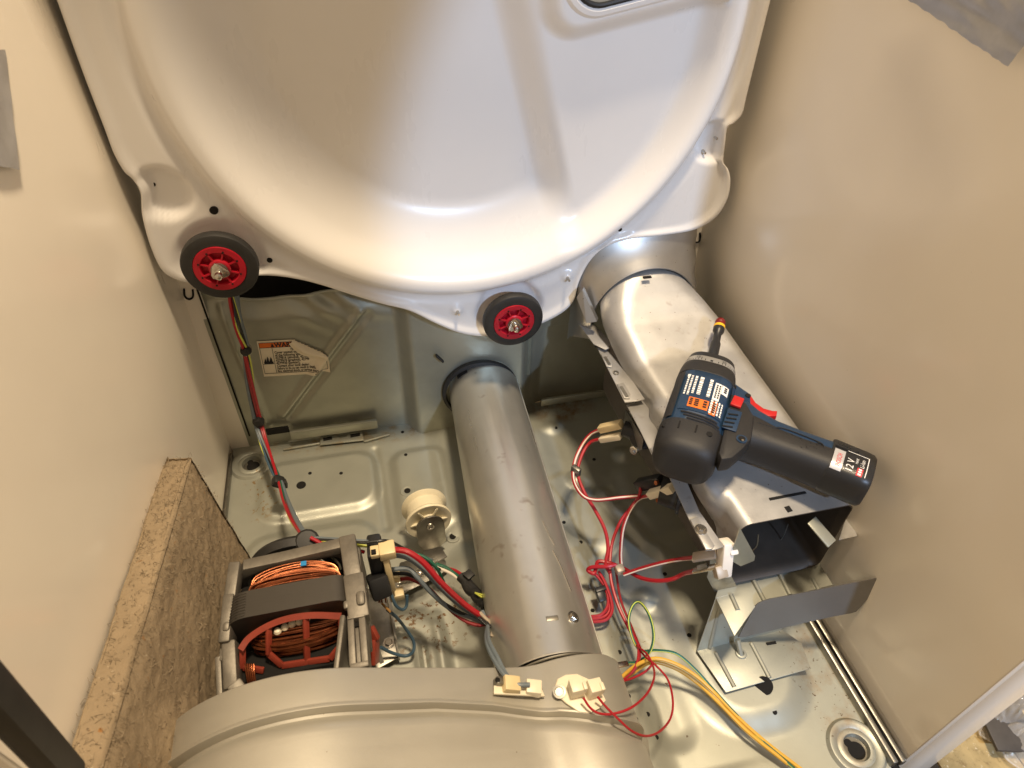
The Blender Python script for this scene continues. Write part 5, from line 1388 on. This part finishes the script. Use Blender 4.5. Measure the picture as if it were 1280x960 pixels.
h3 = thing("thermostat_harness", "red and white striped wires joining the thermostats on the burner duct", "wiring", (0.4882, -0.2814, 0.0600))
RW = [("striped", .0023, [(0.4920, -0.2051, 0.1312), (0.4815, -0.1972, 0.1150), (0.4682, -0.2048, 0.1050), (0.4542, -0.2219, 0.0950), (0.4464, -0.2453, 0.0900), (0.4506, -0.2689, 0.0880), (0.4640, -0.2808, 0.0900), (0.4898, -0.2906, 0.1000), (0.5120, -0.2972, 0.1053)]),
      ("plain", .0022, [(0.4910, -0.2117, 0.1206), (0.4798, -0.2045, 0.1080), (0.4669, -0.2140, 0.1000), (0.4552, -0.2340, 0.0900), (0.4561, -0.2602, 0.0820), (0.4649, -0.2816, 0.0700), (0.4707, -0.3046, 0.0600), (0.4692, -0.3242, 0.0500), (0.4608, -0.3417, 0.0450), (0.4615, -0.3540, 0.0450)]),
      ("striped", .0023, [(0.5120, -0.3197, 0.1350), (0.5130, -0.2968, 0.1000), (0.4999, -0.3032, 0.0900), (0.4879, -0.3167, 0.0750), (0.4789, -0.3388, 0.0600), (0.4751, -0.3558, 0.0500)]),
      ("plain", .0020, [(0.5130, -0.2918, 0.1181), (0.5100, -0.2987, 0.1078), (0.5080, -0.2911, 0.0800), (0.4889, -0.3037, 0.0650), (0.4730, -0.3250, 0.0500), (0.4626, -0.3555, 0.0400), (0.4618, -0.3864, 0.0300), (0.4654, -0.4152, 0.0260), (0.4678, -0.4398, 0.0300)]),
      ("plain2", .0015, [(0.4743, -0.3462, 0.0300), (0.4685, -0.3804, 0.0260), (0.4697, -0.4151, 0.0240), (0.4682, -0.4436, 0.0300)]),
      ("striped", .0023, [(0.5210, -0.4116, 0.1444), (0.5212, -0.3910, 0.1100), (0.5062, -0.3798, 0.0900), (0.4892, -0.3706, 0.0700), (0.4739, -0.3652, 0.0550)]),
      ("plain", .0024, [(0.5190, -0.4210, 0.1342), (0.5204, -0.4057, 0.1050), (0.5113, -0.4014, 0.0900), (0.4993, -0.3915, 0.0750), (0.4888, -0.3758, 0.0600), (0.4783, -0.3554, 0.0500), (0.4658, -0.3417, 0.0450), (0.4534, -0.3368, 0.0450), (0.4478, -0.3445, 0.0450), (0.4427, -0.3510, 0.0450), (0.4375, -0.3455, 0.0450), (0.4420, -0.3453, 0.0500), (0.4574, -0.3508, 0.0550), (0.4691, -0.3511, 0.0550)]),
      ("plain", .0019, [(0.4445, -0.3471, 0.0400), (0.4515, -0.3576, 0.0350), (0.4543, -0.3744, 0.0300), (0.4510, -0.3901, 0.0280), (0.4423, -0.3962, 0.0260), (0.4279, -0.3961, 0.0260)]),
      ("plain", .0019, [(0.4501, -0.3475, 0.0420), (0.4540, -0.3610, 0.0380), (0.4554, -0.3785, 0.0330), (0.4528, -0.3927, 0.0300), (0.4426, -0.4008, 0.0270), (0.4249, -0.3994, 0.0260)]),
      ("plain", .0019, [(0.4472, -0.3487, 0.0380), (0.4537, -0.3660, 0.0340), (0.4509, -0.3841, 0.0300), (0.4403, -0.3933, 0.0270), (0.4271, -0.3929, 0.0260)])]
for nm, r, pts in RW:
    w_ = wire(h3, "red_wire", pts, r, WDRED if nm == "plain2" else WRED)
    if nm == "striped":
        stripe(w_, pts, r, WWHITE, -20)
MB().bar((0.4488, -0.2294, 0.0940), (0.4560, -0.2402, 0.0940), 0.014, 0.007, up=(0, 1, 0), bevel=0.002).build("wire_clip", DSTEEL, h3)
MB().bar((0.4717, -0.3508, 0.0520), (0.4726, -0.3619, 0.0520), 0.011, 0.010, bevel=0.003).build("string_tie", TANPL, h3)
MB().bar((0.4404, -0.3674, 0.0340), (0.4568, -0.3656, 0.0340), 0.006, 0.006, bevel=0.001).build("black_clip", BLACKP, h3)
MB().bar((0.4447, -0.3694, 0.0340), (0.4455, -0.3798, 0.0300), 0.009, 0.008, bevel=0.001).build("black_clip", BLACKP, h3)

h4 = thing("thermistor_wires", "thin red wire pair curling in loops from the blower thermostat", "wiring", (0.4314, -0.5152, 0.0800))
wire(h4, "red_wire", [(0.3650, -0.5231, 0.1488), (0.3693, -0.5312, 0.1445), (0.3766, -0.5364, 0.1415), (0.3898, -0.5376, 0.1371), (0.4081, -0.5341, 0.1320), (0.4299, -0.5205, 0.1150), (0.4480, -0.5021, 0.0950), (0.4608, -0.4814, 0.0700), (0.4631, -0.4626, 0.0600), (0.4612, -0.4458, 0.0450)], .0011, WRED)
wire(h4, "red_wire", [(0.3777, -0.5246, 0.1472), (0.3832, -0.5318, 0.1417), (0.3914, -0.5418, 0.1365), (0.4029, -0.5507, 0.1250), (0.4195, -0.5512, 0.1050), (0.4391, -0.5440, 0.0850), (0.4597, -0.5292, 0.0650), (0.4704, -0.5126, 0.0600), (0.4756, -0.4904, 0.0550), (0.4693, -0.4738, 0.0550), (0.4643, -0.4615, 0.0500), (0.4611, -0.4485, 0.0450)], .0011, WRED)
wire(h4, "red_wire", [(0.4683, -0.4695, 0.0500), (0.4586, -0.4736, 0.0450), (0.4445, -0.4751, 0.0400), (0.4324, -0.4737, 0.0350)], .0012, WRED)
wire(h4, "red_wire", [(0.4621, -0.4460, 0.0450), (0.4558, -0.4599, 0.0450), (0.4469, -0.4688, 0.0400), (0.4352, -0.4734, 0.0350)], .0012, WRED)
wire(h4, "red_wire", [(0.4620, -0.4427, 0.0420), (0.4599, -0.4564, 0.0450), (0.4500, -0.4677, 0.0400), (0.4374, -0.4722, 0.0350)], .0012, WDRED)
h5 = thing("ground_wires", "yellow wires and a green striped wire running across the pan to the front", "wiring", (0.5219, -0.4896, 0.0300))
wire(h5, "yellow_wire", [(0.4269, -0.4736, 0.0300), (0.4423, -0.4663, 0.0350), (0.4570, -0.4637, 0.0450), (0.4739, -0.4646, 0.0500), (0.4941, -0.4728, 0.0450), (0.5134, -0.4856, 0.0350), (0.5302, -0.5043, 0.0240), (0.5449, -0.5316, 0.0200), (0.5641, -0.5582, 0.0140), (0.5897, -0.5919, 0.0120)], .0020, WYEL)
wire(h5, "yellow_wire", [(0.4307, -0.4745, 0.0260), (0.4493, -0.4665, 0.0300), (0.4715, -0.4637, 0.0400), (0.4957, -0.4738, 0.0350), (0.5158, -0.4895, 0.0250), (0.5315, -0.5130, 0.0200), (0.5479, -0.5443, 0.0180), (0.5752, -0.5790, 0.0120)], .0020, WYEL)
gpts = [(0.4476, -0.4569, 0.0350), (0.4592, -0.4577, 0.0350), (0.4716, -0.4545, 0.0450), (0.4791, -0.4429, 0.0550), (0.4818, -0.4226, 0.0600), (0.4792, -0.4026, 0.0550), (0.4716, -0.4020, 0.0500), (0.4627, -0.4150, 0.0450), (0.4610, -0.4340, 0.0400), (0.4646, -0.4487, 0.0400), (0.4790, -0.4543, 0.0450), (0.4987, -0.4623, 0.0450), (0.5151, -0.4781, 0.0350), (0.5286, -0.4975, 0.0250), (0.5427, -0.5266, 0.0210), (0.5583, -0.5518, 0.0150), (0.5823, -0.5895, 0.0120)]
w_ = wire(h5, "green_wire", gpts, .0016, WGREEN)
stripe(w_, gpts, .0016, WLIME, 25)
MB().bar((0.4321, -0.4594, 0.0420), (0.4467, -0.4581, 0.0380), 0.006, 0.002, bevel=0.0006).build("ring_terminal", STEEL, h5)

# ================================================================ plastic bag on the floor
bag = thing("plastic_bag", "crumpled clear plastic bag of dark parts on the tiled floor at lower right", "bag", (0.8763, -0.5794, -0.0500))
B0, B1, B2, B3 = [Vector(p) for p in ((0.8309, -0.5538, -0.0500), (0.8535, -0.6490, -0.0500), (1.0628, -0.5542, -0.0500), (0.9804, -0.5047, -0.0500))]
def bagf(s, t):
    p = (B0 * (1 - s) + B1 * s) * (1 - t) + (B3 * (1 - s) + B2 * s) * t
    e = min(s, 1 - s, t, 1 - t)
    h = 0.035 * ss(0, 0.3, e) + 0.011 * noise.noise((s * 9, t * 9, 2)) * ss(0, .1, e) + 0.005 * abs(noise.noise((s * 22, t * 18, 5))) + 0.0022 * noise.noise((s * 50, t * 44, 7))
    return p + Vector((0.012 * noise.noise((s * 7, t * 7, 9)), 0.012 * noise.noise((s * 7, t * 7, 12)), h))
MB().grid(bagf, 90, 90).build("film", FILM, bag, angle=80)
MB().tube([bagf(k / 20, 0.0) for k in range(21)], 0.0014, 6, 2).build("film_edge", FILM, bag)
MB().bar((0.8681, -0.5635, -0.0400), (0.8553, -0.6127, -0.0400), 0.05, 0.005, bevel=0.001).build("dark_packet", mat("packet_grey", (0.075, 0.066, 0.06), 0.5, var=0.3, vscale=40), bag)
